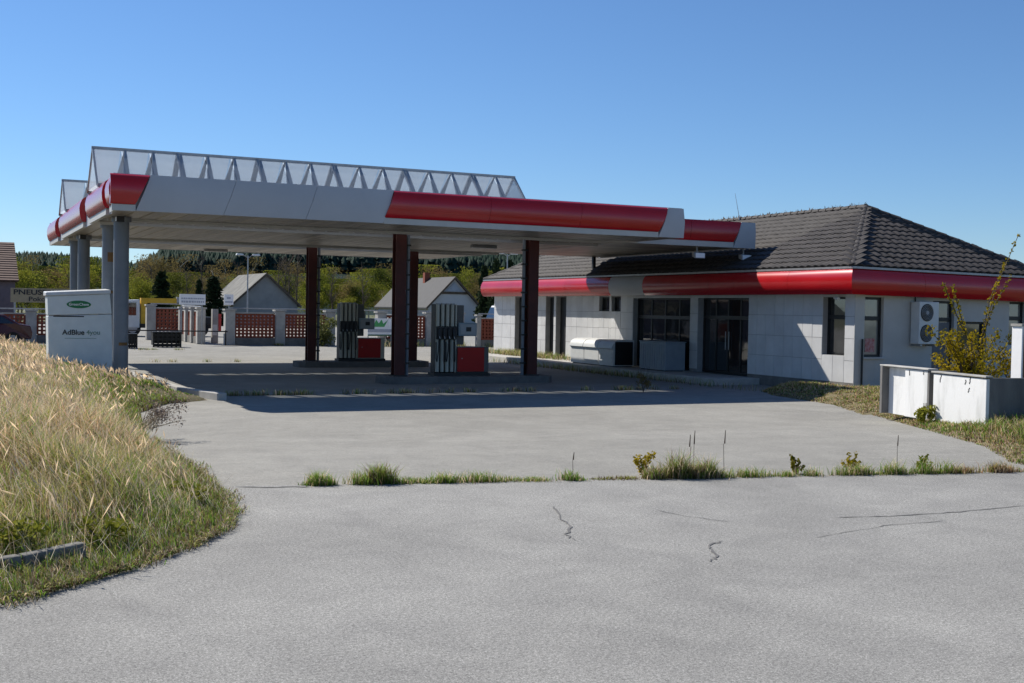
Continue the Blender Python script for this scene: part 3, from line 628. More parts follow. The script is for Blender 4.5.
# recessed glazing in the openings
def glazing(a, b, z0, z1, cols, transom, kind, glass=GLASS, rec=.16):
    w_ = MB(); x = WX+rec; f = .055
    w_.box(x-.03, x+.04, a, a+f, z0, z1).box(x-.03, x+.04, b-f, b, z0, z1).box(x-.03, x+.04, a+f, b-f, z1-f, z1).box(x-.03, x+.04, a+f, b-f, z0, z0+f*1.2)
    o = w_.build(kind, FRAME, bld); n = cols; inner = (b-a-2*f)/n
    for i in range(1, n): box('mullion', FRAME, o, x-.028, x+.038, a+f+inner*i-f/2, a+f+inner*i+f/2, z0+f*1.2, z1-f)
    if transom: box('transom', FRAME, o, x-.034, x+.03, a+f, b-f, transom-.06, transom+.06)
    zs = [z0+f, transom, z1-f] if transom else [z0+f, z1-f]
    for i in range(n):
        for c, d in zip(zs[:-1], zs[1:]):
            ww = inner
            MB().add([(x+random.uniform(-.003, .003), a+f+ww*i, c), (x+random.uniform(-.003, .003), a+f+ww*(i+1), c), (x, a+f+ww*(i+1), d), (x, a+f+ww*i, d)], [(0,1,2,3)]).build('pane', glass, o, recalc=False)
    return o
glazing(26.1, 27.05, .86, 2.52, 1, 1.95, 'window', GLASS, .2)
d = glazing(30.57, 33.40, .02, 2.5, 4, 1.86, 'entrance_doors', GLASS, .25)
for y_ in (31.9, 32.08): MB().tube((WX+.2, y_, .8), (WX+.2, y_, 1.4), .015).build('door_handle', STEEL, d)
glazing(33.85, 37.6, .02, 2.5, 4, 1.82, 'shop_window', GLASS, .22)
glazing(38.5, 39.2, 2.0, 2.55, 1, None, 'high_window'); glazing(39.35, 40.15, 2.0, 2.55, 1, None, 'high_window')
for a, b in ((42.87, 43.78), (43.98, 44.72), (46.8, 47.75)):
    o = box('recessed_door', FRAME, bld, WX+.2, WX+.25, a, b, 0, 2.55); box('door_leaf', DARK, o, WX+.185, WX+.199, a+.06, b-.06, .04, 2.45); box('door_handle', STEEL, o, WX+.15, WX+.184, a+.12, a+.15, 1.0, 1.12)
# end wall (facing the road)
m = MB(); eo = [(23.12,23.81,.84,2.53),(25.66,26.5,.05,2.47),(26.62,27.8,.05,1.88),(28.72,29.4,1.2,2.5)]
xc = WX+.283; es = []
for (a, b, z0, z1) in eo:
    es += [(xc, a, 0, WH), (a, b, z1, WH)]
    if z0 > .1: es.append((a, b, 0, z0))
    xc = b
es.append((xc, WX2, 0, WH))
m.box(WX-.03, WX+.283, WY0-.02, WY0+.0, 0, WH)
for a, b, z0, z1 in es: m.box(a, b, WY0-.018, WY0+.26, z0, z1)
m.build('end_wall', PLAST, bld)
def glaz_e(a, b, z0, z1, cols, transom, kind, glass, rec=.12):
    y = WY0+rec; f = .07; w_ = MB().box(a, a+f, y-.03, y+.04, z0, z1).box(b-f, b, y-.03, y+.04, z0, z1).box(a+f, b-f, y-.03, y+.04, z1-f, z1).box(a+f, b-f, y-.03, y+.04, z0, z0+f)
    o = w_.build(kind, FRAME, bld)
    if transom: box('transom', FRAME, o, a+f, b-f, y-.034, y+.03, transom-.06, transom+.06)
    zs = [z0+f, transom, z1-f] if transom else [z0+f, z1-f]
    for c, d in zip(zs[:-1], zs[1:]): MB().add([(a+f, y, c), (b-f, y, c), (b-f, y+.003, d), (a+f, y+.003, d)], [(0,1,2,3)]).build('pane', glass, o, recalc=False)
    return o
w1 = glaz_e(23.12, 23.81, .84, 2.53, 1, 1.93, 'window', GLASS2); box('sill', PLAST, w1, 23.06, 23.87, WY0-.08, WY0-.02, .79, .835)
box('notice', mat('red_notice', (.40, .05, .05), .6, scale=14, col2=(.55, .4, .38)), w1, 23.28, 23.62, WY0+.108, WY0+.114, .98, 1.36)
d1 = glaz_e(25.66, 26.5, .05, 2.47, 1, 1.93, 'side_door', GLASS2); box('door_panel', mat('grey_door', (.12, .125, .14), .5), d1, 25.74, 26.42, WY0+.085, WY0+.115, .12, 1.85)
glaz_e(26.62, 27.8, .05, 1.88, 1, None, 'dark_gate', GLASS); glaz_e(28.72, 29.4, 1.2, 2.5, 1, 2.0, 'window', GLASS2)
MB().tube((23.02, WY0-.07, 0), (23.02, WY0-.07, 1.35), .028).build('wall_pipe', FRAME, bld, smooth=True)
MB().box(WX2-.3, WX2, WY0+.262, WY1, 0, WH).box(WX+.3, WX2-.302, WY1-.28, WY1, 0, WH).build('rear_wall', PLAST, bld)
MB().box(WX+.5, WX2-.3, WY0+.5, WY1-.5, 0, .015).build('shop_floor', MORT, bld)
# fascia band round the eaves
EX, EY = 22.42, 25.42
BP = [(.02, 3.30), (.10, 3.25), (.17, 3.12), (.20, 2.98), (.19, 2.82), (.14, 2.68), (.06, 2.59), (.0, 2.585)]
seams = [EY-.2, 28.0, 30.6, 32.0, 34.0, 36.1, 38.5, 42.0, 44.5, 47.0, 50.35]
for i, (a, b) in enumerate(zip(seams[:-1], seams[1:])):
    mm = GREYP if abs(a-36.1) < .01 else RED
    if i == 0: continue
    fascia_y('fascia_panel', mm, a+.004, b-.004, EX, BP, bld)
# corner: mitred first front panel and the end panels (slightly falling eave)
def mitre(a_far):
    A, B = [], []
    for d, z in BP: A.append((EX-d, EY-d, z)); B.append((EX-d, a_far, z))
    A += [(EX+.03, EY+.03, 2.585), (EX+.03, EY+.03, 3.30)]; B += [(EX+.03, a_far, 2.585), (EX+.03, a_far, 3.30)]; n = len(A)
    return MB().add(A+B, [tuple(range(n)), tuple(range(n, 2*n))]+[(i, (i+1) % n, n+(i+1) % n, n+i) for i in range(n)]).build('fascia_panel', RED, bld, smooth=True)
mitre(28.0-.004)
EX2 = 30.2; drop = lambda x: -.10*(x-EX)/(EX2-EX)
ends = [EX, 24.9, 27.5, EX2]
for i, (a, b) in enumerate(zip(ends[:-1], ends[1:])):
    A, B = [], []
    for d, z in BP: A.append(((EX-d) if i == 0 else a+.004, EY-d, z+drop(a))); B.append((b-.004, EY-d, z+drop(b)))
    if i == 0: A = [(p[0]+.003, p[1], p[2]) for p in A]
    A += [(a+.032, EY+.03, 2.585+drop(a)), (a+.032, EY+.03, 3.30+drop(a))]; B += [(b-.004, EY+.03, 2.585+drop(b)), (b-.004, EY+.03, 3.30+drop(b))]; n = len(A)
    MB().add(A+B, [tuple(range(n)), tuple(range(n, 2*n))]+[(k, (k+1) % n, n+(k+1) % n, n+k) for k in range(n)]).build('fascia_panel', RED, bld, smooth=True)
MB().box(EX+.034, WX-.03, EY+.04, 50.3, 2.603, 2.64).box(WX-.028, EX2-.05, EY+.04, WY0-.03, 2.603, 2.62).build('eave_soffit', TRIM, bld)
# gutter line on top
MB().box(EX-.06, EX+.06, EY-.08, 50.4, 3.30, 3.36).build('gutter', STEEL, bld)
MB().hexa([(EX+.062, EY-.08, 3.30), (EX2, EY-.08, 3.20), (EX2, EY+.06, 3.20), (EX+.062, EY+.06, 3.30), (EX+.062, EY-.08, 3.36), (EX2, EY-.08, 3.26), (EX2, EY+.06, 3.26), (EX+.062, EY+.06, 3.36)]).build('gutter', STEEL, bld)
# roof
RX0, RX1, RY0, RY1, RZ0 = EX+.02, EX2, EY+.02, 50.4, 3.37
HWD = (RX1-RX0)/2; RXM = RX0+HWD; RZ1 = 5.47
A0 = (RX0, RY0, RZ0); B0 = (RX1, RY0, RZ0-.1); C0 = (RX1, RY1, RZ0-.1); D0 = (RX0, RY1, RZ0); E1 = (RXM, RY0+HWD, RZ1); E2 = (RXM, RY1-HWD, RZ1)
roof = MB().add([A0, B0, C0, D0, E1, E2], [(0,1,4),(1,2,5,4),(2,3,5),(3,0,4,5),(0,1,2,3)]).build('roof', TILE, bld)
TW, TE = .30, .325
tm = MB(); xs_ = [-.155, -.09, -.03, .03, .09, .155]; zs_ = [.014, .034, .046, .034, .016, .006]
tv = []
for (yy, lift) in ((-.03, .036), (.36, .004)):
    for a, b in zip(xs_, zs_): tv.append((a, yy, b+lift))
for a, b in zip(xs_, zs_): tv.append((a, -.03, b+.036-.04))
tf = [(i, i+1, 7+i, 6+i) for i in range(5)]+[(12+i, 13+i, i+1, i) for i in range(5)]
tile_me = bpy.data.meshes.new('roof_tile'); tile_me.from_pydata(tv, [], tf); tile_me.materials.append(TILE)
TV = np.array(tv); TFq = np.array(tf)
tiles = []
def slope_tiles(o, ua, va, length, clip):
    o = Vector(o); ua = Vector(ua).normalized(); va = Vector(va); L_ = va.length; va = va.normalized(); nn = ua.cross(va); nn = nn if nn.z > 0 else -nn
    nr = int(L_/TE)+1
    for r_ in range(nr):
        v = r_*TE+.02
        if v+.2 > L_: break
        k = int(length/TW)+1
        for c_ in range(k+1):
            u = c_*TW
            t = v/L_
            if not clip(u, t): continue
            p = o+ua*(u+random.uniform(-.006, .006))+va*(v+random.uniform(-.006, .006))+nn*random.uniform(.0, .006)
            u2 = ua if ua.cross(va).dot(nn) > 0 else -ua
            M = Matrix((u2, va, nn)).transposed().to_4x4(); M.translation = p
            M = M @ Matrix.Rotation(random.uniform(-.02, .02), 4, 'X') @ Matrix.Rotation(random.uniform(-.012, .012), 4, 'Z')
            tiles.append((p, M))
LX = RX1-RX0
slope_tiles(A0, Vector(B0)-Vector(A0), Vector((0, HWD, RZ1-RZ0+.05)), LX, lambda u, t: t*HWD-.06 < u < LX-t*HWD+.06)
n_end = len(tiles)
LY = RY1-RY0
slope_tiles(A0, (0,1,0), Vector((HWD, 0, RZ1-RZ0)), LY, lambda u, t: t*HWD-.06 < u < LY-t*HWD+.06)
tiles.sort(key=lambda q: (q[0]-Vector((0,0,2))).length)
for p, M in tiles[:300]:
    o = bpy.data.objects.new('roof_tile', tile_me); COL.objects.link(o); o.parent = roof; o.matrix_parent_inverse = M
Vs, Fs = [], []
for i, (p, M) in enumerate(tiles[300:]):
    A = np.array(M); Vs.append(TV @ A[:3, :3].T+A[:3, 3]); Fs.append(TFq+i*len(TV))
stuff(np_mesh('roof_tiles', np.concatenate(Vs), np.concatenate(Fs), TILE, nv=4, parent=roof))
# hip and ridge caps
def caps(p, q, step=.36, r=.105):
    p = Vector(p); q = Vector(q); n = int((q-p).length/step); d = (q-p)/n
    for i in range(n):
        a = p+d*i-d*.06; b = p+d*(i+1); u = d.normalized(); s = u.cross(Vector((0,0,1))).normalized(); t = s.cross(u); jz = random.uniform(0, .012)
        vs_ = []
        for c, rr in ((a, r*1.12), (b, r*.92)):
            for k in range(7):
                an = math.pi*k/6; vs_.append(c+s*math.cos(an)*rr+t*(math.sin(an)*rr*.9+jz-.01))
        MB().add(vs_, [(k, k+1, 8+k, 7+k) for k in range(6)]+[tuple(range(7))]).build('ridge_cap', TILE, roof, smooth=True)
caps(A0, E1); caps(B0, E1); caps(E1, E2); caps(D0, E2)
# moss and lichen clumps on the ridge
lich = []
pos = np.stack([np.full(260, RXM)+rng.normal(0, .04, 260), rng.uniform(RY0+HWD, RY1-HWD, 260), np.full(260, RZ1+.08)], 1); c0, c1 = colours(['brown']*260, 260)
g = np_mesh('ridge_moss', *[q for q in blades(pos, rng.uniform(.03, .12, 260), np.full(260, .03), np.abs(rng.normal(.2, .1, 260)), rng.uniform(0, 6, 260), rng.uniform(0, .3, 260), c0, c1)][:2], GRASSM, c1.repeat(5, axis=0), parent=roof); stuff(g)
# small fittings on the shop
tag(MB().box(24.78, 25.52, WY0-.40, WY0-.06, 1.22, 2.43).build('air_conditioner', WHITE, bevel=.02), 'tall pale double-fan air conditioner hung on the end wall', 'air conditioner')
ac = bpy.data.objects['air_conditioner']
for zz in (1.53, 2.12):
    g = MB().disc((25.06, zz), .235, .25, WY0-.415, WY0-.402).build('fan_grille', FRAME, ac); MB().disc((25.06, zz), .06, .06, WY0-.43, WY0-.417).build('fan_hub', PGREY, g)
    for k in range(5):
        rr = .05+.04*k; MB().path([(25.06+rr*math.cos(t), WY0-.424, zz+rr*math.sin(t)) for t in np.linspace(0, 6.283, 20)], .006, 5).build('grille_ring', PGREY, g)
MB().box(24.85, 24.9, WY0-.4, WY0-.02, 1.16, 1.215).box(25.4, 25.45, WY0-.4, WY0-.02, 1.16, 1.215).build('bracket', STEEL, ac)
MB().tube((24.95, WY0-.05, 2.43), (24.95, WY0-.05, 2.6), .02).build('pipe', FRAME, ac)
cm = thing('security_camera', 'small white security camera under the eave near the building corner', 'camera', (22.62, 26.25, 2.6))
MB().tube((22.62, 26.25, 2.60), (22.62, 26.25, 2.54), .03).build('mount', WHITE, cm); MB().tube((22.62, 26.35, 2.50), (22.55, 26.12, 2.47), .05, .045, 12).build('housing', WHITE, cm, smooth=True)
an = thing('antenna', 'thin whip antenna standing on the roof ridge', 'antenna', (26.2, 35.9, 5.45)); MB().tube((26.2, 35.85, 5.45), (26.2, 35.85, 5.55), .03).build('foot', STEEL, an); MB().tube((26.2, 35.85, 5.5), (26.2, 36.15, 6.45), .012, .006).build('rod', STEEL, an)
# pavement in front of the shop
pv = struct(MB().box(20.95, 22.77, 29.9, 50.2, -.24, .0).build('pavement', CONC, bevel=.02))
# storage lockers
def locker(y0, y1, ribs, label):
    x0, x1, h = 21.45, 22.35, .98; t = thing('storage_chest', label, 'storage chest', ((x0+x1)/2, (y0+y1)/2, .0), 'storage chests by the shop wall'); z = .0
    prof = [(x0+.04, z+.03), (x0+.03, z+.62)]+[(x0-.03+.34*(1-math.cos(a)), z+.66+.30*math.sin(a)) for a in np.linspace(0, math.pi/2, 7)]+[(x1, z+h-.02), (x1, z+.03)]
    b_ = MB().prism(prof, 'y', y0+.01, y1-.01).build('body', WHITE, t, smooth=True); box('base', DARK, t, x0+.1, x1-.05, y0+.06, y1-.06, z, z+.03)
    for k in range(ribs): box('front_rib', WHITE, b_, x0+.008, x0+.03, y0+.08, y1-.08, z+.14+k*.15, z+.20+k*.15)
    box('lid_seam', PGREY, b_, x0-.0, x0+.025, y0+.04, y1-.04, z+.625, z+.64)
    box('end_panel', DARK, b_, x0+.1, x1-.06, y0-.004, y0+.008, z+.06, z+.9)  # near-black sheet paints in the shade on the chest's end
locker(38.95, 40.0, 0, 'white round-topped storage chest, farthest left along the shop wall')
locker(37.85, 38.93, 1, 'white round-topped storage chest in the middle of the row by the shop wall')
locker(36.75, 37.83, 3, 'white round-topped storage chest with ribbed front, nearest in the row')
gb = thing('metal_container', 'blue-grey ribbed metal box standing in shade before the shop window', 'container', (22.1, 34.6, .0))
box('body', BLUEG, gb, 21.75, 22.55, 33.75, 35.4, .03, .97, bevel=.015); box('skid', DARK, gb, 21.8, 22.5, 33.8, 35.35, .0, .03)
for k in range(11): box('rib', BLUEG, gb, 21.735, 21.749, 33.83+k*.145, 33.89+k*.145, .09, .91)
box('lid', BLUEG, gb, 21.73, 22.57, 33.73, 35.42, .971, 1.0)

# ---------------------------------------------------------------- concrete bins on the right
def frame_at(o, dx, dy):
    return lambda a, b, z: (o[0]+dx[0]*a+dy[0]*b, o[1]+dx[1]*a+dy[1]*b, z)
du = Vector((.217, .976)); dn = Vector((.976, -.217)); F = frame_at((16.68, 15.37), du, dn)     # a along front (away), b to the back
def fb(mb, a0, a1, b0, b1, z0, z1):
    return mb.hexa([F(a0,b0,z0), F(a0,b1,z0), F(a1,b1,z0), F(a1,b0,z0), F(a0,b0,z1), F(a0,b1,z1), F(a1,b1,z1), F(a1,b0,z1)])
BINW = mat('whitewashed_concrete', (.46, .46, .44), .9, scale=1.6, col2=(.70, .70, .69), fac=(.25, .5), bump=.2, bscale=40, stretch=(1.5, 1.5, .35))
BIND = mat('dark_concrete', (.10, .098, .095), .9, scale=1.5, col2=(.22, .21, .2), bump=.3, bscale=40, stretch=(1.5, 1.5, .4))  # darker concrete tone for the end and back panels
STAIN = mat('black_runoff_stain', (.03, .03, .028), .95, var=.3)
c1 = thing('concrete_bin', 'long low concrete bin with whitewashed front and dark end', 'concrete bin', (17.3, 16, 0), 'concrete bins beside the shop')
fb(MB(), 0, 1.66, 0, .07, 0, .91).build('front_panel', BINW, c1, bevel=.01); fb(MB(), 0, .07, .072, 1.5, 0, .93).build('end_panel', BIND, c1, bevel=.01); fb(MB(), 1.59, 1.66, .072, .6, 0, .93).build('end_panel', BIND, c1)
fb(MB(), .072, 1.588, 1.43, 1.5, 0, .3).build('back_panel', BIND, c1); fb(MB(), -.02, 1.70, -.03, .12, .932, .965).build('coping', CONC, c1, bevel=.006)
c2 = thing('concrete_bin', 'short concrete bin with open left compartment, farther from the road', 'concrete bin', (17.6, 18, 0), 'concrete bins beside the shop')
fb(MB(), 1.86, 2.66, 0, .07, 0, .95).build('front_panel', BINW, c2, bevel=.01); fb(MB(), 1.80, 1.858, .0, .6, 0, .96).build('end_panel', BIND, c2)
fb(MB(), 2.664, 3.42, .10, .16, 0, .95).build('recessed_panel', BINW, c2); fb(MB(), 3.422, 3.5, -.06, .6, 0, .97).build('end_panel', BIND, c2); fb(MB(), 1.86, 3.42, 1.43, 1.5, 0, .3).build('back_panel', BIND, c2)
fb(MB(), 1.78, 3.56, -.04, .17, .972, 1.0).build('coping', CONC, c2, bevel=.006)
for (t_, a, z, l) in ((c1, 1.4, .9, .14), (c1, .48, .91, .12), (c1, .5, .72, .09), (c1, .62, .86, .09), (c2, 2.5, .93, .10), (c2, 2.0, .94, .07)):
    q = MB(); aa = a
    for k in range(4): fb(q, aa-.012, aa+.012, -.004, -.0005, z-l*(k+1)/4, z-l*k/4); aa += random.uniform(-.02, .02)
    q.build('runoff_stain', STAIN, t_)

# ---------------------------------------------------------------- shrubs and single weeds
def leafy(name, label, cat, base, n, cen, rad, ls, m, stems, group=None, woody=WOOD, r0=.012):
    t = thing(name, label, cat, base, group)
    s = MB()
    for pts in stems: 
        for i, (a, b) in enumerate(zip(pts[:-1], pts[1:])): s.tube(a, b, r0*(1-.7*i/len(pts)), r0*(1-.7*(i+1)/len(pts)), 6)
    s.build('stems', woody, t, smooth=True)
    P = []
    for (c, rr, k) in zip(cen, rad, n):
        q = rng.normal(0, 1, (k, 3)); q /= np.linalg.norm(q, axis=1)[:, None]; q *= (rng.random(k)**.45)[:, None]*np.array(rr); P.append(q+np.array(c))
    leaves('foliage', np.concatenate(P), ls, m, t); return t
def leaves(name, P, ls, m, parent):
    n = len(P); a = rng.normal(0, 1, (n, 3)); a /= np.linalg.norm(a, axis=1)[:, None]; b = np.cross(a, rng.normal(0, 1, (n, 3))); b /= np.linalg.norm(b, axis=1)[:, None]
    s = ls*rng.uniform(.6, 1.4, n)[:, None]
    V = np.stack([P-a*s*.6, P+b*s*.32, P+a*s*.6, P-b*s*.32], 1).reshape(-1, 3); F_ = np.arange(n*4).reshape(-1, 4)
    return np_mesh(name, V, F_, m, parent=parent, nv=4)
bx_, by_ = 23.35, 22.0
stems = []
cen, rad, nn_ = [], [], []
for k in range(26):
    a = random.uniform(0, 6.28); r_ = random.uniform(.3, 1.0); h = random.uniform(.8, 1.75)
    p = [(bx_+.1*math.cos(a), by_+.1*math.sin(a), .05), (bx_+r_*.5*math.cos(a), by_+r_*.5*math.sin(a), h*.6), (bx_+r_*math.cos(a), by_+r_*math.sin(a), h)]
    stems.append(p)
    for t in (.35, .6, .8, 1.0):
        i = 0 if t < .5 else 1; f = t*2-i; q = Vector(p[i]).lerp(Vector(p[i+1]), f); cen.append(q); rad.append((.16, .16, .2)); nn_.append(26)
for tip in ((24.85, 22, 4.15), (24.25, 21.9, 3.35), (24.4, 21.8, 3.05), (22.55, 21.9, 2.75), (22.1, 21.8, 2.82)):
    b0 = Vector((bx_+.3, by_, 1.4)) if tip[0] > 23 else Vector((bx_-.2, by_, 1.5)); mid = b0.lerp(Vector(tip), .5)+Vector((-.12 if tip[0] > 23 else -.05, 0, .05)); p = [tuple(b0), tuple(mid), tip]; stems.append(p)
    for t in np.linspace(.1, 1, 12):
        i = 0 if t < .5 else 1; q = Vector(p[i]).lerp(Vector(p[i+1]), t*2-i); cen.append(q); rad.append((.06, .06, .08)); nn_.append(7)
leafy('flowering_shrub', 'yellow-green shrub with long upright shoots behind the concrete bins', 'shrub', (bx_, by_, .05), nn_, cen, rad, .075, FORSY, stems, r0=.016)
# lower second shrub mass
cen = [(24.3+random.uniform(-.5, .7), 21.6+random.uniform(-.4, .4), random.uniform(.3, 1.2)) for _ in range(40)]
leafy('flowering_shrub', 'low yellow-green bush beside the pale brick gate pillar', 'shrub', (24.4, 21.6, .05), [24]*40, cen, [(.2, .2, .16)]*40, .075, FORSY, [[(24.4, 21.6, .02), (24.4+random.uniform(-.5, .6), 21.6+random.uniform(-.4, .4), 1.1)] for _ in range(12)])
pl = thing('gate_pillar', 'slim pale-edged brown pillar at the right edge beside the shrub', 'pillar', (22.890, 20, 0))
box('shaft', mat('brown_stone', (.12, .07, .05), .9, scale=8, col2=(.2, .13, .09)), pl, 22.720, 23.000, 19.9, 20.15, 0, 1.8); box('edge_strip', SIGNW, pl, 22.670, 22.719, 19.88, 20.17, 0, 1.82); box('edge_strip', SIGNW, pl, 23.001, 23.070, 19.88, 20.17, 0, 1.82); box('cap', CONC, pl, 22.640, 23.100, 19.86, 20.19, 1.822, 1.88)
def on_strip(u): 
    return px(u, 485-(u-309)*.0182-3.0)
def weed(u, h, kind, label):
    x, y = on_strip(u)
    if kind == 'stalk':
        t = thing('dry_stalk', label, 'weed', (x, y, 0)); MB().tube((x, y, -.005), (x+random.uniform(-.02, .02), y, h*.7), .004, .003, 5).build('stem', WOOD, t); MB().tube((x, y, h*.7), (x+.008, y, h), .009, .004, 6).build('seed_head', mat('seed_brown', (.05, .03, .02), .9) if 'seed_brown' not in MATS else MATS['seed_brown'], t)
    else:
        m_ = LEAF1 if kind == 'green' else FORSY
        pts = [[(x, y, -.005), (x+random.uniform(-.14, .14), y+random.uniform(-.06, .06), h*random.uniform(.35, 1))] for _ in range(9)]
        cen = [Vector(p[0]).lerp(Vector(p[1]), t) for p in pts for t in (.3, .6, .85, 1)]
        leafy('leafy_weed', label, 'weed', (x, y, 0), [9]*len(cen), cen, [(.03, .03, .035)]*len(cen), .035, m_, pts, r0=.004)
weed(643, .34, 'yellow', 'tall orange-green weed at the left end of the big tuft')
weed(689, .50, 'stalk', 'left of two dark dry stalks rising from the big tuft')
weed(693.5, .55, 'stalk', 'right of two dark dry stalks rising from the big tuft')
weed(724, .55, 'stalk', 'thin bent dry stalk just right of the big tuft')
weed(573, .3, 'stalk', 'short thin dry stalk on the joint left of the big tuft')
weed(795, .22, 'yellow', 'small rounded yellow weed on the asphalt joint')
weed(851, .26, 'yellow', 'bushy yellow-green weed left of the straight dark stalk')
weed(897, .47, 'stalk', 'straight dark stalk standing alone toward the right of the joint')
weed(922, .2, 'green', 'green leafy weed right of the straight dark stalk')
xw, yw = 16.0, 28.2
leafy('leafy_weed', 'brownish bushy weed in front of the right red column', 'weed', (17.1, 27.6, -.2), [30]*10, [(17.1+random.uniform(-.15, .15), 27.6+random.uniform(-.15, .15), random.uniform(-.15, .3)) for _ in range(10)], [(.1, .1, .1)]*10, .05, LEAF2, [[(17.1, 27.6, -.21), (17.1+random.uniform(-.2, .2), 27.6, .5)] for _ in range(6)], r0=.006)
leafy('leafy_weed', 'green leafy plant in front of the concrete bin panels', 'weed', (16.85, 17.0, .0), [40]*8, [(16.85+random.uniform(-.12, .12), 17.0+random.uniform(-.12, .12), random.uniform(.05, .30)) for _ in range(8)], [(.09, .09, .08)]*8, .07, LEAF1, [[(16.85, 17.0, -.02), (16.85+random.uniform(-.1, .1), 17.0, .35)] for _ in range(5)], r0=.006)
cen = [(3.05+random.uniform(-.25, .35), 19.2+random.uniform(-.5, .5), random.uniform(.12, .5)) for _ in range(16)]
leafy('dry_bush', 'grey-brown dried bush leaning over the edge of the verge', 'bush', (2.9, 19.2, .05), [60]*16, cen, [(.13, .13, .13)]*16, .028, mat('dry_twig_leaf', (.16, .11, .08), .9, scale=9, col2=(.34, .25, .19)), [[(2.75+random.uniform(-.15, .15), 19.2+random.uniform(-.3, .3), .0), (c[0]+random.uniform(-.1, .1), c[1], c[2]+random.uniform(0, .1))] for c in cen*3], woody=MATS['sign_tan'], r0=.004)

for u, v, hh, lab in ((104, 553, .2, 'green broad-leaved clump at the front of the verge beside the kerb end'), (186, 512, .2, 'green broad-leaved clump near the rounded tip of the verge'), (22, 566, .2, 'small green plant beside the half-buried kerb')):
    x, y = px(u, v); z0 = float(hgt(VERGE, np.array([x]), np.array([y]), VT)[0])
    cen = [(x+random.uniform(-.16, .16), y+random.uniform(-.14, .14), z0+random.uniform(.04, hh)) for _ in range(14)]
    leafy('broadleaf_weed', lab, 'weed', (x, y, z0), [22]*14, cen, [(.09, .09, .06)]*14, .042, LEAF1, [[(x, y, z0-.02), c] for c in cen], r0=.004)
# ---------------------------------------------------------------- service cabinet by the posts
ad = thing('dispenser_cabinet', 'leaning pale grey cabinet with green oval emblem before the grey post', 'cabinet', (3.1, 33.0, .3))
ax0, ax1, ay = 2.26, 3.80, 32.7
cab = MB().hexa([(ax0+.0, ay, .12), (ax1+.04, ay, .08), (ax1+.04, ay+.85, .08), (ax0, ay+.85, .12), (ax0-.03, ay, 1.62), (ax1-.0, ay, 1.68), (ax1-.0, ay+.85, 1.68), (ax0-.03, ay+.85, 1.62)]).build('lower_body', BLUEG if False else mat('cabinet_paint', (.66, .70, .70), .4, var=.05), ad, bevel=.02)
up_ = MB().hexa([(ax0-.03, ay, 1.635), (ax1, ay, 1.695), (ax1, ay+.85, 1.695), (ax0-.03, ay+.85, 1.635), (ax0-.05, ay, 2.13), (ax1-.05, ay, 2.22), (ax1-.05, ay+.85, 2.22), (ax0-.05, ay+.85, 2.13)]).build('upper_body', MATS['cabinet_paint'], ad, bevel=.02)
MB().hexa([(ax0-.09, ay-.04, 2.135), (ax1-.03, ay-.04, 2.225), (ax1-.03, ay+.88, 2.225), (ax0-.09, ay+.88, 2.135), (ax0-.09, ay-.02, 2.23), (ax1-.03, ay-.02, 2.33), (ax1-.05, ay+.88, 2.36), (ax0-.09, ay+.88, 2.26)]).build('top_lid', WHITE, ad, bevel=.02)
el = MB().disc((2.98, 1.93), .30, .1, ay-.012, ay-.003).build('emblem', GREEN, ad)
text_mesh('emblem_lettering', 'GreenChem', SIGNW, el, (2.98, ay-.016, 1.90), .098, align='CENTER', depth=.002, bold=.001)
text_mesh('lettering', 'AdBlue', BLACKP, ad, (2.58, ay-.008, 1.14), .185, depth=.004, bold=.0035)
text_mesh('lettering', '4you', GREENP, ad, (3.17, ay-.008, 1.145), .175, depth=.004)
box('underline', GREENP, ad, 2.64, 3.42, ay-.006, ay-.002, 1.04, 1.05); box('hinge_gap', DARK, ad, ax0+.1, ax0+.85, ay-.004, ay-.001, 1.60, 1.63)

# ---------------------------------------------------------------- lattice-brick fences
def lattice(x0, x1, y, z0, z1, parent, along='x'):
    m = MB(); n = round((x1-x0)/.19); k = round((z1-z0)/.17)
    for i in range(n+1):
        c = x0+(x1-x0)*i/n
        if along == 'x': m.box(c-.05, c+.05, y-.06, y+.06, z0, z1)
        else: m.box(y-.06, y+.06, c-.05, c+.05, z0, z1)
    for j in range(k+1):
        c = z0+(z1-z0)*j/k
        if along == 'x': m.box(x0, x1, y-.052, y+.052, c-.045, c+.045)
        else: m.box(y-.052, y+.052, x0, x1, c-.045, c+.045)
    return stuff(m.build('brick_lattice', BRICK, parent))
def fence(name, label, pil, y, z1=1.7, skip=(), along='x', pw=.24):
    f = thing(name, label, 'fence', (pil[0], y, 0) if along == 'x' else (y, pil[0], 0), 'brick lattice fences behind the forecourt')
    P = (lambda a, b, c0, c1, z0, z1: (a, b, c0, c1, z0, z1)) if along == 'x' else (lambda a, b, c0, c1, z0, z1: (c0, c1, a, b, z0, z1))
    for c in pil:
        box('pillar', CONC, f, *P(c-pw, c+pw, y-pw, y+pw, 0, z1), bevel=.02); box('pillar_cap', CONC, f, *P(c-pw-.05, c+pw+.05, y-pw-.05, y+pw+.05, z1+.002, z1+.08))
    for i, (a, b) in enumerate(zip(pil[:-1], pil[1:])):
        if i in skip: continue
        box('plinth', MORT, f, *P(a+pw+.005, b-pw-.005, y-.11, y+.11, 0, .36)); lattice(a+pw+.05, b-pw-.05, y, .40, z1-.18, f, along)
        box('coping', CONC, f, *P(a+pw+.005, b-pw-.005, y-.09, y+.09, z1-.14, z1-.08))
    a, b = pil[0], pil[-1]
    q = ((a, y, z1+.12), (b, y, z1+.12)) if along == 'x' else ((y, a, z1+.12), (y, b, z1+.12))
    MB().tube(*q, .025).build('top_rail', STEEL, f)
    return f
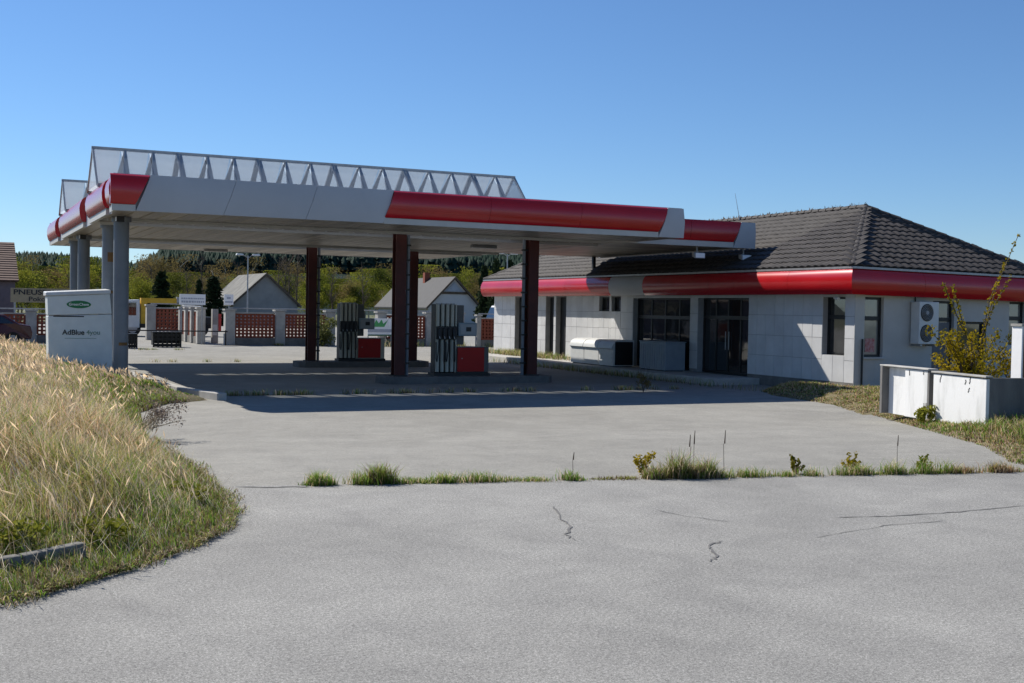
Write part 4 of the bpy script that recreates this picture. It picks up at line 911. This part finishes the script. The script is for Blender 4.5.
fence('brick_fence', 'red brick lattice fence between concrete pillars behind the left pump', [12.35, 14.85, 17.45, 20.2, 22.9, 24.6], 58.6, skip=(2,))
_f = fence('brick_fence', 'short red brick lattice fence panel next to the shop gable', [25.15, 27.2], 57.2, 1.62, pw=.12); box('backing', BRICK, _f, 25.28, 27.07, 57.27, 57.3, .1, 1.46)
fence('brick_fence', 'red brick lattice fence panel behind the black crates', [9.75, 11.75], 66.5, 1.85)
fence('brick_fence', 'row of pale pillars with brick lattice running away beside the gateway', [59.9, 61.6, 63.3, 65.0], 11.2, 1.75, along='y', pw=.2)
fence('brick_fence', 'dark iron fence bay with pillars at far left behind the dry grass', [1.7, 3.4, 5.0], 61.0, 1.5)
gp = thing('gateway_pillar', 'slim pale pillar with red poster at the gateway', 'pillar', (12.3, 61.5, 0)); box('shaft', CONC, gp, 12.05, 12.35, 61.3, 61.6, 0, 1.75); box('poster', mat('poster_red', (.5, .06, .05), .6, var=.2), gp, 12.353, 12.5, 61.28, 61.3, .6, 1.5)
box('poster', WHITE, gp, 12.06, 12.30, 61.28, 61.298, .4, .95)
# barrier rail
br = thing('barrier_rail', 'low dark rail across the gateway behind the crates', 'rail', (7.4, 57, 0))
MB().tube((7.2, 57.2, .72), (12.1, 57.8, .68), .03).build('bar', DARK, br)
for x_ in (7.3, 9.7, 12.0): MB().tube((x_, 57.2+.12*(x_-7.2), 0), (x_, 57.2+.12*(x_-7.2), .74), .035).build('upright', DARK, br)
# signs over the gate
def sign(x0, x1, z0, z1, y, label, lines, legs):
    s = thing('notice_sign', label, 'sign', ((x0+x1)/2, y, 0)); box('board', SIGNW, s, x0, x1, y-.02, y+.02, z0, z1)
    for (a, b, c, d_) in lines: box('faded_line', GREYL, s, x0+(x1-x0)*a, x0+(x1-x0)*b, y-.026, y-.021, z0+(z1-z0)*c, z0+(z1-z0)*d_)
    for l in legs: MB().tube((l, y+.05, 0), (l, y+.05, z1-.05), .03).build('leg', STEEL, s)
    return s
ln = []
for row, (c, d_) in enumerate(((.52, .66), (.2, .38))):
    xx = .07
    while xx < .93:
        w_ = random.uniform(.03, .09); ln.append((xx, min(.95, xx+w_), c, d_)); xx += w_+random.uniform(.012, .03)
sign(10.0, 11.25, 1.95, 2.47, 59.0, 'wide white notice board above the gateway pillars', ln, (10.1, 11.1))
sign(12.2, 12.66, 1.98, 2.50, 59.2, 'small white square notice board right of the wide one', [(.28, .7, .55, .75), (.1, .9, .2, .34)], (12.45,))
bn = thing('banner', 'white banner with green crown-like emblem hanging on the far fence', 'banner', (20, 58.3, 0)); box('sheet', SIGNW, bn, 19.35, 20.7, 58.18, 58.2, .5, 1.42)
MB().add([(19.65, 58.17, .98), (20.25, 58.17, .98), (20.45, 58.17, 1.34), (20.2, 58.17, 1.14), (20.1, 58.17, 1.36), (19.95, 58.17, 1.16), (19.8, 58.17, 1.36), (19.72, 58.17, 1.15), (19.5, 58.17, 1.32)], [tuple(range(9))]).build('emblem', mat('banner_green', (.08, .36, .12), .6), bn)
box('stripe', GREYL, bn, 19.36, 20.69, 58.168, 58.179, .70, .86); box('stripe', mat('banner_dark_green', (.03, .12, .06), .6), bn, 19.36, 20.69, 58.168, 58.179, .51, .58)
for x_ in (19.4, 20.65): MB().tube((x_, 58.25, 0), (x_, 58.25, 1.45), .03).build('pole', STEEL, bn)
# crates
def crate(x, y, w_, h, label):
    t = thing('slatted_crate', label, 'crate', (x, y, 0), 'black crates by the gateway'); n = 7
    for k in range(n):
        c = x-w_/2+w_*k/(n-1); box('slat', DARK, t, c-.035, c+.035, y-.30, y-.27, .0, h)
    for z in (.0, .28, h-.2): box('rail', DARK, t, x-w_/2-.03, x+w_/2+.03, y-.269, y-.24, z+.02, z+.16)
    box('back', DARK, t, x-w_/2, x+w_/2, y+.24, y+.28, .16, h); box('end', DARK, t, x-w_/2-.03, x-w_/2+.0, y-.238, y+.238, .1, h); box('end', DARK, t, x+w_/2, x+w_/2+.03, y-.238, y+.238, .1, h); box('lid', DARK, t, x-w_/2-.04, x+w_/2+.04, y-.31, y+.3, h+.002, h+.04)
crate(8.85, 55.6, 1.2, .66, 'black slatted crate standing on the pale yard, right one')
crate(7.05, 54.4, .6, .6, 'black slatted crate partly hidden by the grey post, left one')
# street lamps
def lamp(x, y, h, label):
    t = thing('street_lamp', label, 'street lamp', (x, y, 0)); MB().tube((x, y, 0), (x, y, h), .05, .035).build('pole', STEEL, t)
    for s in (-1, 1):
        MB().path([(x, y, h-.15), (x+s*.2, y, h), (x+s*.28, y, h+.02)], .02).build('arm', STEEL, t); MB().hexa([(x+s*.25, y-.1, h), (x+s*.68, y-.13, h), (x+s*.68, y+.13, h), (x+s*.25, y+.1, h), (x+s*.25, y-.06, h+.08), (x+s*.62, y-.09, h+.11), (x+s*.62, y+.09, h+.11), (x+s*.25, y+.06, h+.08)]).build('lamp_head', WHITE, t, bevel=.02)
lamp(14.9, 66, 4.75, 'twin-headed street lamp in front of the grey gabled house'); lamp(30.9, 66, 5.4, 'twin-armed street lamp behind the far end of the shop roof')
# vehicles
def wheel(parent, c, r_, w_, axis='y'):
    a = Vector((0, w_/2, 0)) if axis == 'y' else Vector((w_/2, 0, 0)); c = Vector(c)
    t = MB().tube(c-a, c+a, r_, n=20).build('wheel', TYRE, parent, smooth=True); MB().tube(c-a*1.04, c+a*1.04, r_*.58, n=16).build('rim', STEEL, t, smooth=True)
tr = thing('crane_truck', 'truck with white cab and yellow loading crane behind the left fence', 'truck', (11, 74, 0))
MB().prism([(9.0, .5), (9.0, 1.2), (9.35, 2.15), (10.1, 2.2), (10.1, .5)], 'y', 73.2, 75.2).build('cab', WHITE, tr, bevel=.05); MB().add([(9.12, 73.19, 1.25), (9.42, 73.19, 2.0), (9.9, 73.19, 2.02), (9.9, 73.19, 1.25)], [(0,1,2,3)]).build('cab_window', GLASS, tr)
box('chassis', DARK, tr, 9.2, 14.5, 73.5, 74.9, .5, .75); box('mast', YELL, tr, 10.2, 10.55, 73.4, 73.9, .76, 2.3); box('boom', YELL, tr, 10.56, 12.3, 73.5, 73.85, 2.0, 2.3); box('load_bed', DARK, tr, 10.7, 14.5, 73.3, 75.1, .76, 1.2); box('boom_tip', STEEL, tr, 12.31, 12.5, 73.55, 73.8, 2.05, 2.4)
for x_ in (9.7, 12.6, 13.7):
    for y_ in (73.4, 75.0): wheel(tr, (x_, y_, .48), .48, .28)
def car(cx, cy, m_, label, name='parked_car', cat='car', h=1.42, rot=0.):
    t = thing(name, label, cat, (cx, cy, 0)); W = .86
    side = [(-2.1,.35),(-2.12,.72),(-1.95,.9),(-1.2,.95),(-.62,h-.04),(.2,h),(.95,h-.06),(1.55,.98),(2.02,.9),(2.1,.6),(2.06,.32)]
    ins = lambda z: W if z < .97 else W-.18*(z-.97)/(h-.97)
    A = [(cx+a, cy-ins(z), z) for a, z in side]; B = [(cx+a, cy+ins(z), z) for a, z in side]; n = len(side)
    MB().add(A+B, [tuple(range(n)), tuple(range(n, 2*n))]+[(i, (i+1) % n, n+(i+1) % n, n+i) for i in range(n)]).build('body', m_, t, bevel=.04)
    zw0, zw1 = .99, h-.11
    for s in (-1, 1):
        for q in ([(-1.1, zw0), (-.62, zw1), (.1, zw1+.03), (.1, zw0)], [(.18, zw0), (.18, zw1+.03), (.88, zw1-.02), (1.35, zw0)]):
            MB().add([(cx+a, cy+s*(ins(z)+.006), z) for a, z in q], [(0,1,2,3)]).build('side_window', GLASS, t, recalc=False)
        box('headlight', SIGNW, t, cx-2.13, cx-2.06, cy+s*.62-.16, cy+s*.62+.16, .66, .80); box('roof_trim', STEEL, t, cx-.6, cx+.95, cy+s*.66-.015, cy+s*.66+.015, h-.02, h+.02)
        for x_ in (-1.35, 1.3): wheel(t, (cx+x_, cy+s*.78, .31), .31, .2)
car(1.1, 57.0, CARP, 'dark red car at the left edge behind the dry grass')
vt = thing('white_van', 'white van parked behind the fence at the shop gable', 'van', (28.3, 61, 0))
MB().prism([(27.3, .4), (27.3, 1.1), (27.7, 1.35), (28.05, 2.2), (31.5, 2.3), (31.5, .4)], 'y', 60.2, 62.0).build('body', WHITE, vt, bevel=.06)
MB().add([(27.78, 60.19, 1.4), (28.1, 60.19, 2.05), (28.7, 60.19, 2.07), (28.7, 60.19, 1.4)], [(0,1,2,3)]).build('side_window', GLASS, vt); MB().add([(27.66, 60.3, 1.42), (27.66, 61.9, 1.42), (27.96, 61.9, 2.1), (27.96, 60.3, 2.1)], [(0,1,2,3)]).build('windscreen', GLASS, vt)
for x_ in (28.2, 30.7):
    for y_ in (60.35, 61.85): wheel(vt, (x_, y_, .36), .36, .22)
cen = [(16.7+random.uniform(-.4, .4), 57.3+random.uniform(-.4, .4), random.uniform(.1, 1.5)) for _ in range(26)]
leafy('fence_shrub', 'pale green bushy shrub in front of the fence beside the left pump', 'shrub', (16.7, 57.3, 0), [40]*26, cen, [(.28, .28, .25)]*26, .12, leaf_mat('pale_shrub', (.06, .075, .025), (.17, .18, .06)), [[(16.7, 57.3, -.01), c] for c in cen[::3]], r0=.015)

# ---------------------------------------------------------------- houses
def gable_house(name, label, x0, x1, y0, y1, ze, zr, wm, rm, over=.35, courses=0):
    t = thing(name, label, 'house', ((x0+x1)/2, y0, 0)); xm = (x0+x1)/2
    MB().prism([(x0, -.3), (x1, -.3), (x1, ze), (xm, zr), (x0, ze)], 'y', y0, y1).build('wall', wm, t)
    k = (zr-ze)/(xm-x0); rf = None
    for s, xe in ((-1, x0), (1, x1)):
        e = xe+s*over; ze2 = ze-k*over
        q = MB().prism([(e, ze2+.05), (xm, zr+.05), (xm, zr+.2), (e, ze2+.2)], 'y', y0-over, y1+over).build('roof', rm, t); rf = rf or q
    for s, xe in ((-1, x0), (1, x1)):
        e = xe+s*over; box_ = MB().prism([(e, ze-k*over-.05), (xm+s*.0, zr-.05), (xm, zr+.22), (e, ze-k*over+.22)], 'y', y0-over-.06, y0-over-.004).build('barge_board', WOOD, t)
    return t, rf
gh, rf = gable_house('gabled_house', 'grey gabled house with pale old roof behind the lattice fence', 24.6, 30.9, 115, 127, 2.1, 4.95, HOUSEG, ROOFG, .3)
gw, rf = gable_house('gabled_house', 'white gabled house with dark roof and brick chimney', 44.8, 50.6, 115, 131, 2.2, 5.15, HOUSEW, SLATE, .35)
MB().box(47.1, 47.7, 122, 122.6, 4.6, 5.9).build('chimney', BRICK, rf)
MB().prism([(46.0, 3.5), (49.4, 3.5), (49.25, 3.75), (46.15, 3.75)], 'y', 114.9, 114.99).build('collar_beam', WOOD, gw); MB().prism([(46.7, 3.78), (48.7, 3.78), (47.7, 4.75)], 'y', 114.93, 114.99).build('gable_boarding', mat('blue_grey_boarding', (.32, .36, .42), .8), gw)
# workshop at far left with painted sign
ws, rf = gable_house('tyre_workshop', 'mauve workshop with brown tiled roof at far left edge', -6.5, 3.0, 68, 78, 3.1, 3.3, PURP, RTILE, .3)
for o in [c for c in ws.children if c.name.startswith(('roof', 'barge'))]: bpy.data.objects.remove(o)
TR = MB().prism([(67.6, 3.0), (73, 5.25), (78.4, 3.0)], 'x', -6.8, 3.12).build('roof', RTILE, ws)
for k in range(17):
    t = k/17; y_ = 67.55+5.4*t; z_ = 3.0+2.25*t; MB().hexa([(-6.8, y_, z_+.03), (3.16, y_, z_+.03), (3.16, y_+.36, z_+.16), (-6.8, y_+.36, z_+.16), (-6.8, y_, z_+.09), (3.16, y_, z_+.09), (3.16, y_+.36, z_+.19), (-6.8, y_+.36, z_+.19)]).build('tile_course', RTILE, TR)
box('doorway', FRAME, ws, -3.0, 2.2, 67.95, 67.99, 0, 2.6)
sg = thing('workshop_sign', 'tan signboard with dark lettering above the far left fence', 'sign', (4.5, 66, 0)); box('board', SIGNT, sg, 2.7, 6.3, 66.0, 66.05, 1.92, 2.66)
text_mesh('lettering', 'PNEUSERVIS', BLACKP, sg, (2.82, 65.99, 2.33), .36, depth=.003, bold=.008, sx=1.3); text_mesh('lettering', 'Pokorný', BLACKP, sg, (3.55, 65.99, 1.99), .33, depth=.003, bold=.004, sx=1.2)
for x_ in (2.9, 4.5, 6.1): MB().tube((x_, 66.1, 0), (x_, 66.1, 2.6), .05).build('leg', STEEL, sg)

# ---------------------------------------------------------------- trees
def tree_proto(seed, H, W, leafm, n, bark, ls, open_=.5):
    r = np.random.default_rng(seed); rr = random.Random(seed)
    tm_ = MB(); tips = []
    pts = [Vector((0,0,-.3))]; 
    for k in range(1, 6): pts.append(Vector((rr.uniform(-.12, .12)*k*.5, rr.uniform(-.12, .12)*k*.5, H*.85*k/5)))
    r0 = H*.018
    for i, (a, b) in enumerate(zip(pts[:-1], pts[1:])): tm_.tube(a, b, r0*(1-.17*i), r0*(1-.17*(i+1)), 6, False)
    for k in range(16):
        t = rr.uniform(.22, .95); f = t*5; i = min(4, int(f)); b0 = pts[i].lerp(pts[i+1], f-i); a = rr.uniform(0, 6.28)
        L_ = W*rr.uniform(.55, 1.0)*(1.1-.75*abs(t-.45)); e = b0+Vector((math.cos(a)*L_, math.sin(a)*L_, H*rr.uniform(.06, .22))); m_ = b0.lerp(e, .5)+Vector((0, 0, .05*H*rr.uniform(-.3, 1)))
        tm_.tube(b0, m_, r0*.4, r0*.22, 5, False); tm_.tube(m_, e, r0*.22, r0*.06, 4, False); tips += [m_, e]
        for q in range(2):
            e2 = m_+Vector((rr.uniform(-1, 1), rr.uniform(-1, 1), rr.uniform(.1, 1)))*W*.4; tm_.tube(m_, e2, r0*.14, r0*.04, 4, False); tips.append(e2)
    tips.append(pts[-1]+Vector((0, 0, H*.1)))
    T = np.array([tuple(t) for t in tips]); c = r.integers(0, len(T), n); s = W*.2
    P = T[c]+r.normal(0, 1, (n, 3))*np.array([s, s, s*.8]); P[:, 2] = np.clip(P[:, 2], H*.12, H*1.02)
    return tm_, P
def make_tree(name, proto_seed, H, W, leafm, n, bark, ls):
    tm_, P = tree_proto(proto_seed, H, W, leafm, n, bark, ls)
    t = bpy.data.objects.new(name, None); COL.objects.link(t)
    tm_.build('trunk', bark, t, recalc=False); leaves('crown', P, ls, leafm, t); return t
def conifer(name, H, W, n, seed):
    r = np.random.default_rng(seed); t = bpy.data.objects.new(name, None); COL.objects.link(t); tr_ = MB().tube((0,0,-.3), (0,0,H), H*.014, .02, 7); P = []
    for k in range(int(H*3.2)):
        z = H*.08+H*.9*k/(H*3.2); L_ = W*(1-z/H)**.85+.15
        for q in range(7):
            a = r.uniform(0, 6.28); l = L_*r.uniform(.7, 1.1); e = (math.cos(a)*l, math.sin(a)*l, z-.28*l+r.uniform(-.1, .1))
            if q < 3: tr_.tube((0,0,z), e, .03, .01, 4, False)
            u = r.uniform(.1, 1, n); P.append(np.stack([np.cos(a)*l*u+r.normal(0, .12, n), np.sin(a)*l*u+r.normal(0, .12, n), z-.28*l*u*u+r.normal(-.08, .1, n)], 1))
    tr_.build('trunk', WOOD, t, recalc=False); leaves('crown', np.concatenate(P), .34, NEEDLE, t); return t
protos = []
spec = [('spring_tree', 1, 7.0, 2.2, LEAF1, 5200, WOOD, .17), ('spring_tree', 2, 6.2, 2.4, LEAF1, 5200, WOOD, .16), ('budding_tree', 3, 7.4, 2.2, LEAF2, 3600, BIRCH, .14), ('olive_tree', 4, 6.5, 2.5, LEAF3, 5000, WOOD, .17), ('budding_tree', 5, 6.4, 2.0, LEAF2, 3000, WOOD, .14), ('spring_tree', 6, 5.2, 2.5, LEAF1, 4600, WOOD, .16)]
labels = ['yellow-green spring tree in the tree belt beyond the fence', 'yellow-green spring tree in the tree belt beyond the fence', 'brownish budding tree in the tree belt beyond the fence', 'olive green tree in the tree belt beyond the fence', 'brownish budding tree in the tree belt beyond the fence', 'yellow-green spring tree in the tree belt beyond the fence']
for s in spec: protos.append(make_tree(*s))
used = [False]*len(protos)
def place_tree(i, x, y, sc, label=None):
    if not used[i]: o = protos[i]; used[i] = True; o.location = (x, y, -.25); o.rotation_euler.z = random.uniform(0, 6.28); o.scale = (sc,)*3
    else: o = copytree(protos[i], loc=(x, y, -.25), rotz=random.uniform(0, 6.28), scale=sc)
    tag(o, label or labels[i], 'tree', 'trees in the belt beyond the fence'); return o
rt = random.Random(3)
for row, (yy, n, vt_) in enumerate(((134, 20, 289), (148, 22, 284), (168, 24, 279), (194, 26, 274), (226, 28, 271))):
    for k in range(n):
        u = -30+600*(k+rt.uniform(.1, .9))/n; d_ = R @ Vector((u-512, -40, 1180)); y = yy+rt.uniform(-5, 5); x = d_.x/d_.y*y
        zt = 2.3+(302+.016*u-(vt_+rt.uniform(-12, 11)))/1180*y*1.04
        i = rt.choice([0, 1, 2, 2, 3, 4, 4, 5, 0]); base = spec[i][2]
        place_tree(i, x, y, min(2.1, max(.5, zt/base)))
for x, y, s in ((30, 90, 1.3), (48, 80, 1.2), (60, 70, 1.3), (75, 60, 1.4), (90, 80, 1.5)): pass
con = [conifer('spruce_tree', 9, 1.9, 26, 1), conifer('spruce_tree', 10, 2.0, 24, 5)]
cs = [(161, 104, 4.4, 'dark spruce above the black crates in the tree belt'), (213, 112, 3.9, 'broad dark conifer left of the grey gabled house'), (484, 100, 5.6, 'tall dark spruce left of the shop roof, leftmost of the group'), (496, 98, 6.0, 'tall dark spruce in the middle of the group by the shop roof'), (509, 102, 6.2, 'tall dark spruce nearest the shop roof in its group'), (524, 108, 6.3, 'tall dark spruce partly hidden behind the far shop roof'), (199, 120, 4.2, 'slim dark conifer beside the broad one left of the grey house')]
for i, (u, y, zt, lab) in enumerate(cs):
    d_ = R @ Vector((u-512, -40, 1180)); x = d_.x/d_.y*y; k = i % 2; H = (9, 10)[k]
    sc = zt*1.18/H
    if i < 2: o = con[k]; o.location = (x, y, -.25); o.scale = (sc,)*3
    else: o = copytree(con[k], loc=(x, y, -.25), rotz=i*1.3, scale=(sc*(.85 if i > 1 else 1.25),)*2+(sc,))
    tag(o, lab, 'tree', 'dark conifers')
con[0].scale = (.85, .85, .58); con[1].scale = (.95, .95, .50)
# bare trees behind the grey house
def bare(seed, x, y, H, label):
    rr = random.Random(seed); t = thing('bare_tree', label, 'tree', (x, y, 0), 'bare trees in the belt'); m_ = MB(); p = Vector((x, y, -.2)); pts = [p]
    for k in range(6): p = p+Vector((rr.uniform(-.12, .12), rr.uniform(-.12, .12), H/6)); pts.append(p)
    for i, (a, b) in enumerate(zip(pts[:-1], pts[1:])): m_.tube(a, b, .13*(1-.15*i), .13*(1-.15*(i+1)), 6, False)
    m_.build('trunk', WOOD, t, recalc=False); b_ = MB()
    for k in range(26):
        i = rr.randint(2, 5); a = pts[i].lerp(pts[i+1], rr.random()); an = rr.uniform(0, 6.28); l = rr.uniform(.6, 1.6); e = a+Vector((math.cos(an)*l*.7, math.sin(an)*l*.7, l*.8)); b_.tube(a, e, .035, .01, 4, False)
        for q in range(4): s_ = a.lerp(e, rr.uniform(.3, .9)); b_.tube(s_, s_+Vector((rr.uniform(-.5, .5), rr.uniform(-.5, .5), rr.uniform(.1, .6))), .014, .005, 4, False)
    b_.build('branches', WOOD, t, recalc=False)
for k, (u, lab) in enumerate(((277, 'bare tall tree just right of the grey house apex'), (289, 'bare tall tree second right of the grey house apex'), (296, 'bare tall tree beside the left red column'), (203, 'bare pale tree between the two dark conifers'))):
    d_ = R @ Vector((u-512, -40, 1180)); y = 130; bare(k, d_.x/d_.y*y, y, 7.2, lab)

for k in range(12):
    u = 30+k*42+random.uniform(-12, 12); d_ = R @ Vector((u-512, -40, 1180)); y = random.uniform(132, 160); bare(20+k, d_.x/d_.y*y, y, random.uniform(5.2, 7.4), 'bare twiggy tree rising among the yellow-green belt trees')
# ---------------------------------------------------------------- hills with forest
xs = np.linspace(-700, 1500, 90); ys = np.linspace(260, 1100, 40); X, Y = np.meshgrid(xs, ys)
def hz(x, y):
    t = np.clip((y-300)/300, 0, 1); t = t*t*(3-2*t); th = x/np.maximum(y, 1)
    prof = np.interp(th, [-.2, .03, .062, .10, .126, .142, .158, .27, .46, .8], [10, 12, 15, 13, 10.5, 15, 22, 27, 27, 20])+1.0*np.sin(x*.05)+.7*np.sin(x*.13)
    return t*prof-.5
Z = hz(X, Y); V = np.stack([X.ravel(), Y.ravel(), Z.ravel()], 1); nx = len(xs); i, j = np.meshgrid(np.arange(len(ys)-1), np.arange(nx-1), indexing='ij'); a = (i*nx+j).ravel()
struct(np_mesh('hills', V, np.stack([a, a+1, a+nx+1, a+nx], 1), FIELD, nv=4)).data.materials[0] = FARN
n = 30000; fy = rng.uniform(470, 660, n); fx = fy*rng.uniform(-.08, .75, n); fz = hz(fx, fy); fh = rng.uniform(6, 9, n); fw = fh*rng.uniform(.28, .42, n)
Vl, Fl = [], []; tpl = []
for lay, (z0, z1, r_) in enumerate(((.1, .6, 1), (.38, .82, .75), (.62, 1.05, .48))):
    a = np.linspace(0, 2*np.pi, 7)[:-1]; tpl.append(np.concatenate([np.stack([np.cos(a)*r_, np.sin(a)*r_, np.full(6, z0)], 1), [[0, 0, z1]]]))
tp = np.concatenate(tpl); ft = np.concatenate([np.array([[k, (k+1) % 6, 6] for k in range(6)])+7*l for l in range(3)])
V = tp[None]*np.stack([fw, fw, fh], 1)[:, None]*rng.uniform(.8, 1.2, (n, len(tp), 1))+np.stack([fx, fy, fz], 1)[:, None]
F_ = (ft[None]+(np.arange(n)*len(tp))[:, None, None]).reshape(-1, 3)
tag(stuff(np_mesh('hill_forest', V.reshape(-1, 3), F_, FARN)), 'dark conifer forest covering the distant hills', 'forest')
